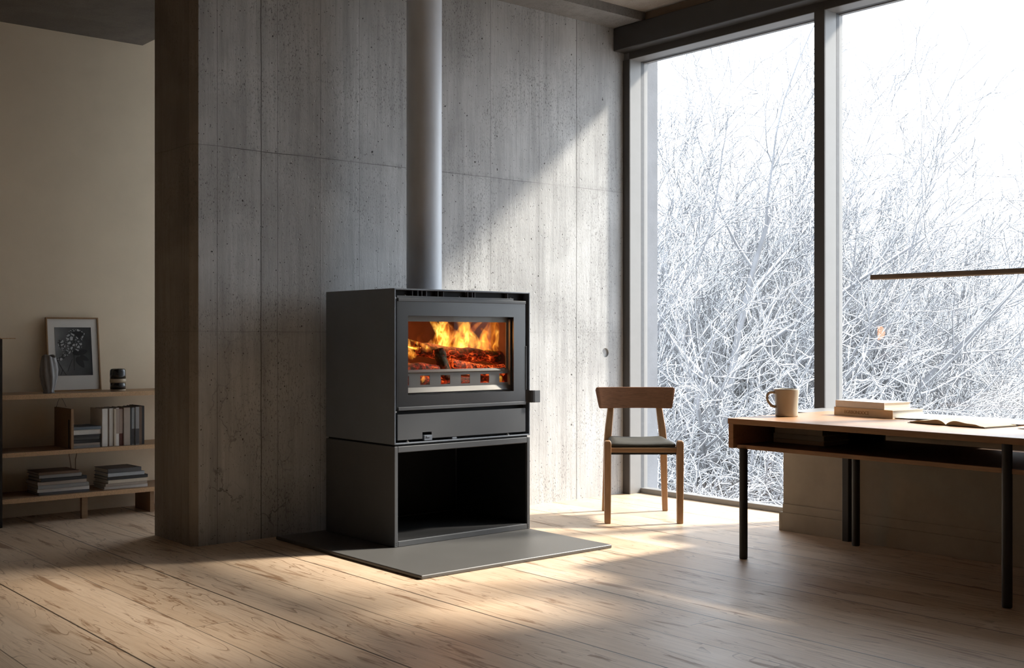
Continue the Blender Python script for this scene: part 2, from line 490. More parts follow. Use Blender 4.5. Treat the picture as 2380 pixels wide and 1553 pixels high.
# ceiling with an unseen roof-light strip added for the left sun patch, lower slab over the left bay
m = MB()
SKX0, SKX1, SKY0, SKY1 = 5.15, 5.72, 1.9, 3.9
YC = 6.14
m.box(2.585, SKX0, -1.7, YC, CZ, CZ + 0.2)
m.box(SKX1, 6.2, -1.7, SKY0, CZ, CZ + 0.2); m.box(SKX1, 6.2, SKY1, YC, CZ, CZ + 0.2); m.box(SKX1, 6.2, SKY0, SKY1, CZ, CZ + 0.03)
m.box(SKX0, SKX1, -1.7, SKY0, CZ, CZ + 0.2)
m.box(SKX0, SKX1, SKY1, YC, CZ, CZ + 0.2)
m.box(2.99, 6.2, YC, 7.45, CZ, CZ + 0.2)  # passage ceiling, continued outdoors as an added canopy that blocks the sun
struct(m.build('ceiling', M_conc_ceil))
m = MB()
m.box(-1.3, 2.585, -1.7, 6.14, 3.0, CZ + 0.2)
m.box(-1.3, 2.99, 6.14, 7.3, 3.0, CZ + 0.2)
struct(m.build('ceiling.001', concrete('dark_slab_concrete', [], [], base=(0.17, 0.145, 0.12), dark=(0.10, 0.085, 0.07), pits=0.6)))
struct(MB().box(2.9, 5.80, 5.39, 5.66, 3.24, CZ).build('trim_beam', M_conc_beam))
struct(MB().box(5.68, 5.80, -1.7, 5.655, 3.078, 3.238).build('trim_header', M_beam, bevel=0.006))
struct(MB().box(5.72, 5.80, -1.7, 5.66, 3.238, CZ).build('trim_packer', simple('brown_packer', (0.20, 0.14, 0.09), 0.7)))


def window(n, y0, y1, right_jamb, left_jamb):
    w = thing('window_%d' % n, None, None, (5.85, y0, 0), kind='structure')
    fr = MB()
    fr.box(5.79, 5.90, y0, y1, 3.03, 3.10)                       # head
    fr.box(5.895, 5.97, y0, y1, 0.0, 0.035)                      # bottom rail
    if left_jamb: fr.box(5.79, 5.90, 5.60, 5.66, 0, 3.10)
    if right_jamb: fr.box(5.79, 5.90, y0, y0 + 0.07, 0, 3.10)
    fr.build('frame', M_frame, w, bevel=0.002)
    cap = MB()
    cap.box(5.778, 5.79, y0, y1, 3.028, 3.10)
    if left_jamb: cap.box(5.778, 5.79, 5.595, 5.66, 0, 3.03)
    if right_jamb: cap.box(5.778, 5.79, y0 - 0.001, y0 + 0.071, 0, 3.03)
    tag(cap.build('frame_cap', M_framedark, w, bevel=0.002), 'dark inner face of the frame')
    yl = 5.60 if left_jamb else y1; yr = y0 + (0.07 if right_jamb else 0)
    g = MB()
    g.box(5.90, 5.93, yl, yl + 0.03, 0.03, 3.04); g.box(5.90, 5.93, yr - 0.03, yr, 0.03, 3.04); g.box(5.90, 5.93, yr, yl, 3.03, 3.05)
    tag(g.build('gasket', M_gasket, w), 'dark rubber glazing gasket')
    b = MB()
    b.box(5.93, 5.965, yl, yl + 0.03, 0.03, 3.04); b.box(5.93, 5.965, yr - 0.03, yr, 0.03, 3.04); b.box(5.93, 5.965, yr, yl, 3.025, 3.06)
    b.build('glazing_bead', M_frame, w)
    MB().box(5.935, 5.945, yr - 0.01, yl + 0.01, 0.02, 3.05).build('pane', M_glass, w)


window(1, 4.004, 5.60, True, True)
window(2, 2.66, 4.004, True, False)
# frame of the added roof light, pane tinted to dim its sun patch
w = thing('window_3', None, None, (SKX0, SKY0, CZ + 0.2), kind='structure')
MB().box(SKX0 - 0.05, SKX0, SKY0 - 0.05, SKY1 + 0.05, CZ + 0.2, CZ + 0.26).box(SKX1, SKX1 + 0.05, SKY0 - 0.05, SKY1 + 0.05, CZ + 0.2, CZ + 0.26) \
    .box(SKX0, SKX1, SKY0 - 0.05, SKY0, CZ + 0.2, CZ + 0.26).box(SKX0, SKX1, SKY1, SKY1 + 0.05, CZ + 0.2, CZ + 0.26).build('frame', M_frame, w)
MB().box(SKX0, SKX1, SKY0, SKY1, CZ + 0.22, CZ + 0.23).build('pane', glass('tinted_roof_glass', (0.62, 0.63, 0.64)), w)
# glazing that lights the passage behind the concrete wall
w = thing('window_4', None, None, (3.9, 6.14, 0), kind='structure')
MB().box(3.88, 3.94, 6.14, 6.18, 0, CZ).box(3.88, 3.94, 7.26, 7.3, 0, CZ).box(3.88, 3.94, 6.18, 7.26, 3.2, CZ).box(3.88, 3.94, 6.18, 7.26, 0, 0.05).build('frame', M_frame, w)
MB().box(3.905, 3.915, 6.18, 7.26, 0.05, 3.2).build('pane', M_glass, w)
w = thing('window_6', None, None, (5.95, 1.75, 0.95), kind='structure')  # unseen pier window added to let sun onto the desk top
MB().box(5.92, 5.98, 1.75, 1.79, 0.95, 2.05).box(5.92, 5.98, Y_PIER - 0.04, Y_PIER, 0.95, 2.05).box(5.92, 5.98, 1.79, Y_PIER - 0.04, 0.95, 0.99).box(5.92, 5.98, 1.79, Y_PIER - 0.04, 2.01, 2.05).build('frame', M_frame, w)
MB().box(5.945, 5.955, 1.79, Y_PIER - 0.04, 0.99, 2.01).build('pane', M_glass, w)
# high strip window added in the unseen pier for a floor sun patch
w = thing('window_5', None, None, (5.95, 2.05, 2.3), kind='structure')
MB().box(5.92, 5.98, 2.05, 2.09, 2.3, 3.1).box(5.92, 5.98, Y_PIER - 0.04, Y_PIER, 2.3, 3.1).box(5.92, 5.98, 2.09, Y_PIER - 0.04, 2.3, 2.34).box(5.92, 5.98, 2.09, Y_PIER - 0.04, 3.06, 3.1).build('frame', M_frame, w)
MB().box(5.945, 5.955, 2.09, Y_PIER - 0.04, 2.34, 3.06).build('pane', M_glass, w)

# ------------------------------------------------------------------ hearth plate and stove
hp = MB().box(3.03, 4.245, 4.235, 5.585, 0.0, 0.019).build('hearth_plate', M_hearth, bevel=0.006, seg=3)
tag(hp, 'flat grey steel floor plate lying on the planks under the black stove', 'hearth plate')
SX0, SX1, SY0, SY1 = 3.325, 4.243, 4.883, 5.555
Z0 = 0.019
st = thing('wood_stove', 'black steel wood burning stove with lit fire window and open log store below', 'stove', ((SX0 + SX1) / 2, (SY0 + SY1) / 2, Z0))
# base: log store
b = MB(); T = 0.022
ZB1 = 0.535
b.box(SX0, SX0 + T, SY0, SY1, Z0, ZB1); b.box(SX1 - T, SX1, SY0, SY1, Z0, ZB1)
b.box(SX0 + T, SX1 - T, SY0, SY1, ZB1 - 0.032, ZB1); b.box(SX0 + T, SX1 - T, SY0, SY1, Z0, Z0 + 0.03)
lb = b.build('log_store', M_steel2, st, bevel=0.003)
b = MB(); e = 0.003
b.box(SX0 + T, SX0 + T + e, SY0 + 0.012, SY1 - 0.02, Z0 + 0.03, ZB1 - 0.032); b.box(SX1 - T - e, SX1 - T, SY0 + 0.012, SY1 - 0.02, Z0 + 0.03, ZB1 - 0.032)
b.box(SX0 + T, SX1 - T, SY1 - 0.02, SY1 - 0.017, Z0 + 0.03, ZB1 - 0.032)
b.box(SX0 + T, SX1 - T, SY0 + 0.012, SY1 - 0.02, Z0 + 0.03, Z0 + 0.033); b.box(SX0 + T, SX1 - T, SY0 + 0.012, SY1 - 0.02, ZB1 - 0.035, ZB1 - 0.032)
b.build('store_lining', M_black, lb)
MB().box(SX1 - T - 0.006, SX1 - T - 0.003, SY1 - 0.023, SY1 - 0.020, Z0 + 0.033, ZB1 - 0.036).box(SX0 + T, SX1 - T, SY1 - 0.023, SY1 - 0.020, Z0 + 0.033, Z0 + 0.036).build('corner_highlight', M_innerframe, lb)  # pale strips stand in for light along the rear inner edges
for xx in (SX0 + 0.012, SX1 - 0.012):
    for zz in (Z0 + 0.012, Z0 + 0.022): MB().lathe([(0.002, -0.001), (0.002, 0.001)], (0, 0, 0), 10, M=Matrix.Translation((xx, SY0, zz)) @ Matrix.Rotation(R(90), 4, 'X')).build('rivet', M_black, lb)
# groove between the two boxes
MB().box(SX0 + 0.012, SX1 - 0.012, SY0 + 0.012, SY1 - 0.01, ZB1, ZB1 + 0.009).build('spacer', M_black, st)
# upper box
Z1, ZT, S = ZB1 + 0.009, 1.347, 0.008
b = MB()
b.box(SX0, SX0 + S, SY0, SY1, Z1, ZT); b.box(SX1 - S, SX1, SY0, SY1, Z1, ZT)
b.box(SX0 + S, SX1 - S, SY0, SY1, ZT - S, ZT); b.box(SX0 + S, SX1 - S, SY0, SY1, Z1, Z1 + S); b.box(SX0 + S, SX1 - S, SY1 - S, SY1, Z1 + S, ZT - S)
b.build('casing', M_steel, st, bevel=0.002)
DY = SY0 + 0.006          # door plane
# black cavity face behind the door gaps, with firebox opening left free
IX0, IX1, IZ0, IZ1 = 3.40, 4.165, 0.775, 1.24
b = MB(); cy0, cy1 = DY + 0.045, DY + 0.05
b.box(SX0 + S, IX0, cy0, cy1, Z1 + S, ZT - S); b.box(IX1, SX1 - S, cy0, cy1, Z1 + S, ZT - S)
b.box(IX0, IX1, cy0, cy1, Z1 + S, IZ0); b.box(IX0, IX1, cy0, cy1, IZ1, ZT - S)
b.build('inner_front', M_black, st)
for xx in (3.455, 3.49, 3.515, 3.545, 3.62, 3.655, 3.82, 3.85, 3.868, 4.10): MB().box(xx, xx + 0.003, DY + 0.02, DY + 0.045, 1.302, ZT - S).build('convection_fin', M_innerframe, st)
# top hinge bar
tb = MB().box(3.348, 4.13, DY + 0.004, DY + 0.02, 1.296, 1.310).build('hinge_bar', M_steel2, st, bevel=0.001)
for xx in (3.40, 3.75, 4.11): MB().lathe([(0.007, 0), (0.006, 0.003), (0.003, 0.005)], (xx, DY + 0.01, 1.310), 14).build('rivet_head', M_steel2, tb, smooth=True)
# door
DX0, DX1, DZ0, DZ1 = 3.346, 4.213, 0.722, 1.295
WX0, WX1, WZ0, WZ1 = 3.414, 4.128, 0.796, 1.207
b = MB(); d0, d1 = DY, DY + 0.010
b.box(DX0, WX0, d0, d1, DZ0, DZ1); b.box(WX1, DX1, d0, d1, DZ0, DZ1); b.box(WX0, WX1, d0, d1, DZ0, WZ0); b.box(WX0, WX1, d0, d1, WZ1, DZ1)
door = b.build('door', M_doorglass, st)
MB().box(DX0 + 0.004, DX1, DY - 0.006, DY + 0.014, DZ1 - 0.014, DZ1 + 0.003).build('edge_strip', M_steel2, door, bevel=0.002)
MB().box(DX0 + 0.004, DX1, DY - 0.006, DY + 0.014, DZ0 - 0.004, DZ0 + 0.014).build('edge_strip', M_steel2, door, bevel=0.002)
MB().box(DX0 - 0.002, DX0 + 0.002, DY, DY + 0.02, DZ0, DZ1).build('edge_strip', M_steel2, door)
MB().box(WX0, WX1, DY + 0.004, DY + 0.007, WZ0, WZ1).build('glass_pane', M_fireglass, door)
# surround plate behind the glass: big opening over a row of square air holes
PY0 = DY + 0.040
ax0, ax1 = 3.425, 4.105
px_x = [3.405, 3.375]
holes = [(3.385 + 0.1345 * i, 3.385 + 0.1345 * i + 0.062) for i in range(6)]
oz0, oz1 = 0.925, 1.178           # large opening
hz0, hz1 = 0.845, 0.893
b = MB(); p0, p1 = PY0, PY0 + 0.004
L, Rr = IX0 - 0.02, IX1 + 0.02
b.box(L, Rr, p0, p1, oz1, IZ1 + 0.01); b.box(L, ax0 - 0.02, p0, p1, oz0, oz1); b.box(ax1, Rr, p0, p1, oz0, oz1)
b.box(L, Rr, p0, p1, hz1, oz0); b.box(L, Rr, p0, p1, IZ0 - 0.01, hz0)
prev = L
for a, c in holes:
    a = max(a, L)
    if a > prev: b.box(prev, a, p0, p1, hz0, hz1)
    prev = c
if prev < Rr: b.box(prev, Rr, p0, p1, hz0, hz1)
sur = b.build('surround_plate', M_innerframe, st)
b = MB()
b.prism([(p0 - 0.012, 0.912), (p0, 0.925), (p0, 0.905)], lambda u, v, w: (w, u, v), L, ax1 + 0.02)
b.prism([(p0 - 0.014, 0.806), (p0, 0.832), (p0, 0.80)], lambda u, v, w: (w, u, v), L, ax1 + 0.05)
b.box(4.118, 4.124, p0 - 0.02, p0, 0.83, 1.195)
b.build('folded_lip', M_innerframe, sur)
# firebox cavity
fy0, fy1 = PY0 + 0.004, SY1 - 0.07
b = MB()
b.box(IX0 - 0.005, IX0, fy0, fy1, IZ0, IZ1); b.box(IX1, IX1 + 0.005, fy0, fy1, IZ0, IZ1); b.box(IX0, IX1, fy1, fy1 + 0.005, IZ0, IZ1)
b.box(IX0, IX1, fy0, fy1, IZ0 - 0.005, IZ0); b.box(IX0, IX1, fy0, fy1, IZ1, IZ1 + 0.005)
b.build('firebox', M_fire_back, st)
# lower ash drawer panel with a notch and a small latch
b = MB(); q0, q1 = DY, DY + 0.012
QX0, QX1, QZ0, QZ1 = 3.350, 4.214, 0.566, 0.698
nx0, nx1, nz = 3.505, 3.565, 0.600
b.box(QX0, nx0, q0, q1, QZ0, QZ1); b.box(nx1, QX1, q0, q1, QZ0, QZ1); b.box(nx0, nx1, q0, q1, nz, QZ1)
dr = b.build('ash_drawer', M_steel2, st)
MB().box(3.515, 3.565, q0 - 0.004, q1 + 0.01, 0.556, 0.584).box(3.527, 3.552, q0 - 0.008, q0 - 0.004, 0.572, 0.578).build('latch', M_steel, dr, bevel=0.001)
MB().box(3.70, 3.73, q0, q1 + 0.01, 0.553, 0.563).build('latch', M_steel, dr, bevel=0.001)
for xx in (3.415, 4.09):
    MB().lathe([(0.0085, 0), (0.0085, 0.006), (0.003, 0.007), (0.003, 0.013)], (xx, DY + 0.006, Z1 + S), 6).build('levelling_bolt', M_screw, st)
# door handle: bent plate past the right edge, and the latch rod
b = MB()
hz0_, hz1_ = 0.728, 0.797
pts = [(4.218, DY + 0.012), (4.236, DY + 0.004), (4.240, DY - 0.012), (4.247, DY - 0.022), (4.258, DY - 0.026), (4.300, DY - 0.026)]
th = 0.006
for (xa, ya), (xb, yb) in zip(pts[:-1], pts[1:]):
    dx, dy = xb - xa, yb - ya; l = math.hypot(dx, dy); nx, ny = -dy / l * th / 2, dx / l * th / 2
    b.prism([(xa + nx, ya + ny), (xb + nx, yb + ny), (xb - nx, yb - ny), (xa - nx, ya - ny)], lambda u, v, w: (u, v, w), hz0_, hz1_)
b.build('handle', M_steel2, st, bevel=0.002)
MB().box(4.2135, 4.219, DY - 0.004, DY + 0.008, 0.800, 1.045).build('latch_rod', M_steel2, st, bevel=0.002)
MB().box(3.329, 3.345, DY + 0.005, DY + 0.02, 1.292, 1.302).build('hinge', M_screw, st, bevel=0.002)
MB().box(3.330, 3.346, DY + 0.003, DY + 0.018, 0.708, 0.717).build('hinge', M_screw, st, bevel=0.002)
# flue pipe
PCX, PCY = 3.765, 5.235
fp = MB().lathe([(0.118, ZT), (0.118, ZT + 0.004), (0.101, ZT + 0.006), (0.0985, ZT + 0.02), (0.0985, CZ - 0.0005)], (PCX, PCY, 0), 72).build('flue_pipe', M_pipe, st, auto=30)

# ------------------------------------------------------------------ the fire
def bark_mat(name, ember, dark=(0.045, 0.035, 0.028), seed=0.0):
    t = NT(name); P = t.map(t.obj(), (1, 1, 1), (seed, seed * 2, 0))
    wv = t.n('ShaderNodeVectorMath', {0: t.map(P, (0.45, 1, 1)), 1: t.n('ShaderNodeVectorMath', {0: t.noise(P, 22, 3, out=1), 3: 0.018}, operation='SCALE')}, operation='ADD')
    e = t.vor(wv, 30.0, 'DISTANCE_TO_EDGE')
    crack = t.m('MULTIPLY', t.rng(e, 0.01, 0.09, 1.0, 0.0), t.rng(t.noise(P, 30, 3), 0.42, 0.58))
    zone = t.rng(t.noise(P, 9, 4, 0.6), 0.5 - ember * 0.25, 0.62 - ember * 0.12)
    hot = t.m('MULTIPLY', t.m('ADD', t.m('MULTIPLY', crack, 0.42), t.m('MULTIPLY', t.rng(t.noise(P, 55, 4, 0.7), 0.42, 0.68), ember * 0.75)), zone)
    colr = t.ramp(hot, [(0.0, (0.0, 0.0, 0.0)), (0.25, (0.32, 0.02, 0.004)), (0.6, (1.0, 0.14, 0.02)), (1.0, (1.0, 0.52, 0.14))])
    ash = t.rng(t.noise(P, 45, 4, 0.7), 0.52, 0.7, 0, 0.6)
    c = t.mix(ash, dark, (0.14, 0.12, 0.095))
    return t.bsdf(color=c, rough=0.95, emit=colr, emit_s=1.0, normal=t.bump(t.m('ADD', e, t.m('MULTIPLY', t.noise(P, 120, 3), 0.2)), 0.9, 0.006))


def log_mesh(p0, p1, r, seed, k=18, n=16, taper=0.9, ends=True):
    rnd = random.Random(seed)
    p0, p1 = Vector(p0), Vector(p1); pts = []; rad = []
    for i in range(n + 1):
        t_ = i / n; p = p0.lerp(p1, t_)
        p += Vector((0, 0, 0.006 * math.sin(t_ * 5 + seed)))
        pts.append(p); rad.append(r * (1 - (1 - taper) * t_) * (1 + 0.04 * math.sin(t_ * 17 + seed)))
    m = MB(); m.tube(pts, rad, k)
    ctr = (p0 + p1) / 2
    ax = (p1 - p0).normalized()
    for i, v in enumerate(m.v):
        v = Vector(v); d = v - p0; rad_dir = d - ax * d.dot(ax)
        f = noise.noise(v * 26 + Vector((seed, 0, 0))) * 0.16 + noise.noise(v * 9) * 0.14
        m.v[i] = tuple(v + rad_dir * f)
    return m


M_bark1 = bark_mat('charred_bark_glowing', 0.42, seed=1.3)
M_bark2 = bark_mat('charred_bark_dark', 0.12, (0.06, 0.055, 0.04), seed=4.1)
M_ember = bark_mat('ember_bed', 1.0, (0.08, 0.03, 0.015), seed=7.7)
lg = [('long charred fire log glowing orange along its cracks, lying across the back', (3.66, 5.17, 1.035), (4.15, 5.05, 0.975), 0.040, M_bark1, 3),
      ('short black charred log leaning upright at the front of the fire', (3.715, 5.035, 1.035), (3.735, 4.985, 0.865), 0.034, M_bark2, 5),
      ('red glowing split log low at the right of the fire', (3.78, 5.02, 0.935), (4.14, 5.00, 0.905), 0.036, M_ember, 8),
      ('half burnt log low at the left of the fire', (3.44, 5.03, 0.925), (3.69, 5.01, 0.915), 0.034, M_bark1, 11),
      ('dark log end lying lowest behind the square air holes', (3.42, 5.03, 0.842), (4.12, 4.995, 0.848), 0.046, M_bark1, 14)]
for lab, a, c, r, mt, sd in lg:
    o = log_mesh(a, c, r, sd).build('fire_log', mt, smooth=True)
    tag(o, lab, 'log', 'logs burning in the stove')
m = MB()
nx_, ny_ = 40, 18
vs = []; fs = []
for j in range(ny_ + 1):
    for i in range(nx_ + 1):
        x = IX0 + 0.01 + (IX1 - IX0 - 0.02) * i / nx_; y = fy0 + 0.01 + (fy1 - fy0 - 0.02) * j / ny_
        edge = min(i, nx_ - i, j, ny_ - j) / 3.0
        z = IZ0 + 0.004 + min(1, edge) * (0.020 + 0.022 * noise.noise(Vector((x * 22, y * 22, 1)))) if edge > 0 else IZ0
        vs.append((x, y, z))
for j in range(ny_):
    for i in range(nx_):
        a = j * (nx_ + 1) + i; fs.append((a, a + 1, a + nx_ + 2, a + nx_ + 1))
m.add(vs, fs)
tag(m.build('ember_bed', M_ember, smooth=True), 'bed of glowing embers and ash under the logs in the stove', 'embers', kind='stuff')


def flame_mat(name, strength, cols, scale=1.0, seed=0.0):
    t = NT(name); P = t.map(t.pos(), (1, 1, 0.55), (seed, 0, 0))
    wv = t.n('ShaderNodeVectorMath', {0: P, 1: t.n('ShaderNodeVectorMath', {0: t.noise(P, 7 * scale, 2, out=1), 3: 0.16}, operation='SCALE')}, operation='ADD')
    n1 = t.noise(wv, 11 * scale, 2, 0.5)
    ridge = t.m('SUBTRACT', 1.0, t.m('MULTIPLY', t.m('ABSOLUTE', t.m('SUBTRACT', n1, 0.5)), 6.0), clamp=True)
    n2 = t.noise(wv, 5.5 * scale, 2, 0.5)
    body = t.rng(n2, 0.43, 0.60, 0.10, 0.85)
    f = t.m('ADD', t.m('MULTIPLY', body, 0.55), t.m('MULTIPLY', t.m('POWER', ridge, 2.5), 0.6))
    col = t.ramp(f, [(0.0, cols[0]), (0.45, cols[1]), (1.0, cols[2])])
    em = t.n('ShaderNodeEmission', {0: col, 1: t.m('MULTIPLY', t.m('POWER', f, 1.5), strength)})
    t.t.links.new(em, t.out.inputs[1])
    return t.mat


HOT = [(1.0, 0.13, 0.008), (1.0, 0.30, 0.02), (1.0, 0.62, 0.12)]
DIM = [(0.8, 0.06, 0.005), (1.0, 0.22, 0.02), (1.0, 0.50, 0.12)]
M_fl1 = flame_mat('flame_hot', 52, HOT, 1.6, 0.0)
M_fl2 = flame_mat('flame_soft', 36, DIM, 1.6, 5.0)


def flame(base, tip, w, mt, seed, curl=0.02, flat=0.45):
    rnd = random.Random(seed); base, tip = Vector(base), Vector(tip)
    n, k = 18, 14; rings = []
    ph = rnd.uniform(0, 6.28); axis = (tip - base)
    L_ = axis.length
    for i in range(n + 1):
        t_ = i / n
        c = base.lerp(tip, t_) + Vector((curl * math.sin(ph + t_ * 5.0) * t_, 0.3 * curl * math.sin(ph * 2 + t_ * 6) * t_, 0))
        r = w * (math.sin(math.pi * min(1, (t_ + 0.02)) ** 0.66) ** 0.8) * (1 - 0.35 * t_)
        r = max(r, 0.0006)
        rings.append([c + Vector((math.cos(a) * r * (1 + 0.15 * math.sin(3 * a + ph)), math.sin(a) * r * flat, 0.010 * math.sin(2 * a + ph) * (1 - t_))) for a in [2 * math.pi * j / k for j in range(k)]])
    m = MB(); m.loft(rings)
    return m


fire = thing('fire', 'bright orange flames burning over the logs inside the stove', 'fire', (3.78, 5.1, 0.93))
FL = [  # base, tip, width, hot?, curl
    ((3.82, 5.17, 1.00), (3.85, 5.17, 1.27), 0.060, 1, 0.04), ((3.88, 5.19, 1.00), (3.80, 5.18, 1.25), 0.050, 1, 0.05),
    ((3.95, 5.15, 1.00), (4.04, 5.15, 1.27), 0.060, 1, -0.05), ((4.04, 5.12, 0.99), (3.95, 5.14, 1.27), 0.055, 1, 0.055),
    ((4.09, 5.10, 0.99), (4.12, 5.09, 1.27), 0.062, 1, -0.04), ((4.12, 5.05, 1.00), (4.11, 5.05, 1.22), 0.045, 1, 0.03),
    ((3.93, 5.14, 1.00), (3.90, 5.14, 1.16), 0.060, 1, 0.03), ((4.10, 5.06, 1.01), (4.02, 5.07, 1.17), 0.050, 1, -0.04), ((4.05, 5.09, 1.00), (4.12, 5.09, 1.14), 0.055, 1, 0.03), ((3.62, 5.09, 1.03), (3.52, 5.08, 1.06), 0.036, 1, 0.03), ((3.77, 5.19, 1.01), (3.78, 5.19, 1.12), 0.024, 0, 0.03),
    ((4.00, 5.17, 1.00), (4.08, 5.16, 1.22), 0.060, 0, 0.06), ((3.86, 5.21, 1.00), (3.93, 5.20, 1.24), 0.060, 0, -0.06),
    ((3.52, 5.10, 0.97), (3.50, 5.11, 1.14), 0.040, 0, 0.04), ((3.60, 5.10, 0.98), (3.50, 5.10, 1.10), 0.046, 1, -0.05),
    ((3.70, 5.09, 1.02), (3.57, 5.09, 1.09), 0.036, 1, 0.03), ((3.66, 5.10, 1.03), (3.65, 5.11, 1.13), 0.022, 0, 0.03), ((3.45, 5.05, 0.95), (3.49, 5.06, 1.08), 0.034, 1, 0.03),
    ((3.46, 4.985, 0.915), (3.50, 5.00, 1.00), 0.026, 0, 0.03), ((3.58, 4.975, 0.905), (3.67, 4.985, 0.945), 0.020, 1, 0.02),
    ((3.86, 4.97, 0.905), (3.91, 4.975, 0.94), 0.018, 1, 0.02), ((4.02, 4.97, 0.90), (4.08, 4.975, 0.925), 0.016, 0, 0.02),
    ((3.59, 5.24, 1.02), (3.62, 5.25, 1.15), 0.022, 0, 0.05), ((3.55, 4.965, 0.86), (3.58, 4.97, 0.90), 0.018, 1, 0.01),
    ((4.08, 4.955, 0.84), (4.085, 4.96, 0.89), 0.022, 1, 0.01)]
for i, (a, c, w_, hot, cu) in enumerate(FL):
    flame(a, c, w_, None, i, cu).build('flame', M_fl1 if hot else M_fl2, fire, smooth=True)
fl = bpy.data.lights.new('fire_light', 'POINT'); fl.energy = 4.0; fl.color = (1.0, 0.36, 0.10); fl.shadow_soft_size = 0.06
flo = bpy.data.objects.new('fire_light', fl); COL.objects.link(flo); flo.location = (3.80, 5.10, 1.13)

# ------------------------------------------------------------------ chair
M_oak = wood('oiled_oak', (0.36, 0.20, 0.095), (0.17, 0.085, 0.035), 'Z', 0.42)
M_oak_x = wood('oiled_oak_rail', (0.34, 0.19, 0.09), (0.17, 0.085, 0.035), 'X', 0.42)
M_walnut = wood('walnut_backrest', (0.27, 0.125, 0.062), (0.07, 0.026, 0.012), 'X', 0.4, fine=1.6)
M_leather = simple('dark_olive_leather', (0.045, 0.041, 0.032), 0.6, var=0.12, nscale=10, bump=0.3, bscale=220, spec=0.2)
ch = thing('dining_chair', 'oak dining chair with curved walnut backrest and dark leather seat by the window', 'chair', (4.945, 4.672, 0), R(-40.1))


def sect(cx, cy, wx, wy, z):
    return [(cx - wx, cy - wy, z), (cx + wx, cy - wy, z), (cx + wx, cy + wy, z), (cx - wx, cy + wy, z)]


for s in (-1, 1):
    rings = []
    for z, wx, wy, dx in ((0, 0.018, 0.018, 0), (0.2, 0.0195, 0.020, 0.000), (0.40, 0.0205, 0.022, 0), (0.470, 0.0205, 0.022, 0), (0.484, 0.018, 0.019, 0), (0.488, 0.012, 0.013, 0)):
        rings.append(sect(s * 0.2125 + dx, 0.0, wx, wy, z))
    MB().loft(rings).build('leg', M_oak, ch, world=False, bevel=0.005, seg=3)
    rings = []
    for z, x, y, wx, wy in ((0, 0.191, 0.495, 0.0165, 0.018), (0.15, 0.185, 0.487, 0.018, 0.019), (0.30, 0.180, 0.475, 0.020, 0.021), (0.43, 0.176, 0.466, 0.022, 0.023), (0.52, 0.168, 0.470, 0.022, 0.021), (0.62, 0.156, 0.487, 0.020, 0.016), (0.70, 0.147, 0.505, 0.018, 0.012)):
        rings.append(sect(s * x, y, wx, wy, z))
    MB().loft(rings).build('leg', M_oak, ch, world=False, bevel=0.005, seg=3)
# seat rails
rl = MB()
rl.box(-0.195, 0.195, -0.012, 0.012, 0.418, 0.446)
rl.box(-0.165, 0.165, 0.452, 0.474, 0.405, 0.440)
for s in (-1, 1):
    rl.add([(s * 0.205, 0.015, 0.405), (s * 0.225, 0.015, 0.405), (s * 0.19, 0.46, 0.405), (s * 0.17, 0.46, 0.405), (s * 0.205, 0.015, 0.445), (s * 0.225, 0.015, 0.445), (s * 0.19, 0.46, 0.440), (s * 0.17, 0.46, 0.440)],
           [(0, 3, 2, 1), (4, 5, 6, 7), (0, 1, 5, 4), (1, 2, 6, 5), (2, 3, 7, 6), (3, 0, 4, 7)])
rl.build('seat_frame', M_oak_x, ch, world=False, bevel=0.004)
MB().box(-0.193, 0.193, 0.0, 0.44, 0.405, 0.418).build('seat_base', M_black, ch, world=False)
m = MB(); vs = []; fs = []; nx_, ny_ = 16, 16
for lay in (0, 1):
    for j in range(ny_ + 1):
        for i in range(nx_ + 1):
            u = i / nx_ * 2 - 1; v = j / ny_
            half = 0.192 + (0.172 - 0.192) * v
            x = u * half; y = -0.006 + v * 0.462
            rim = min(1, (1 - abs(u)) * 7, v * 8 + 0.15, (1 - v) * 8 + 0.15)
            top = 0.463 + 0.014 * (1 - (1 - rim) ** 2) + 0.006 * abs(u) ** 2 - 0.010 * (1 - u * u) * math.sin(math.pi * v)
            vs.append((x, y, top if lay else 0.447))
n1 = (nx_ + 1) * (ny_ + 1)
for j in range(ny_):
    for i in range(nx_):
        a = j * (nx_ + 1) + i
        fs.append((a, a + nx_ + 1, a + nx_ + 2, a + 1)); fs.append((n1 + a, n1 + a + 1, n1 + a + nx_ + 2, n1 + a + nx_ + 1))
bd = [i for i in range(nx_ + 1)] + [(j + 1) * (nx_ + 1) - 1 for j in range(1, ny_ + 1)] + [ny_ * (nx_ + 1) + i for i in range(nx_ - 1, -1, -1)] + [j * (nx_ + 1) for j in range(ny_ - 1, 0, -1)]
for a, c in zip(bd, bd[1:] + bd[:1]): fs.append((a, c, n1 + c, n1 + a))
m.add(vs, fs)
m.build('seat', M_leather, ch, world=False, smooth=True, subsurf=1)
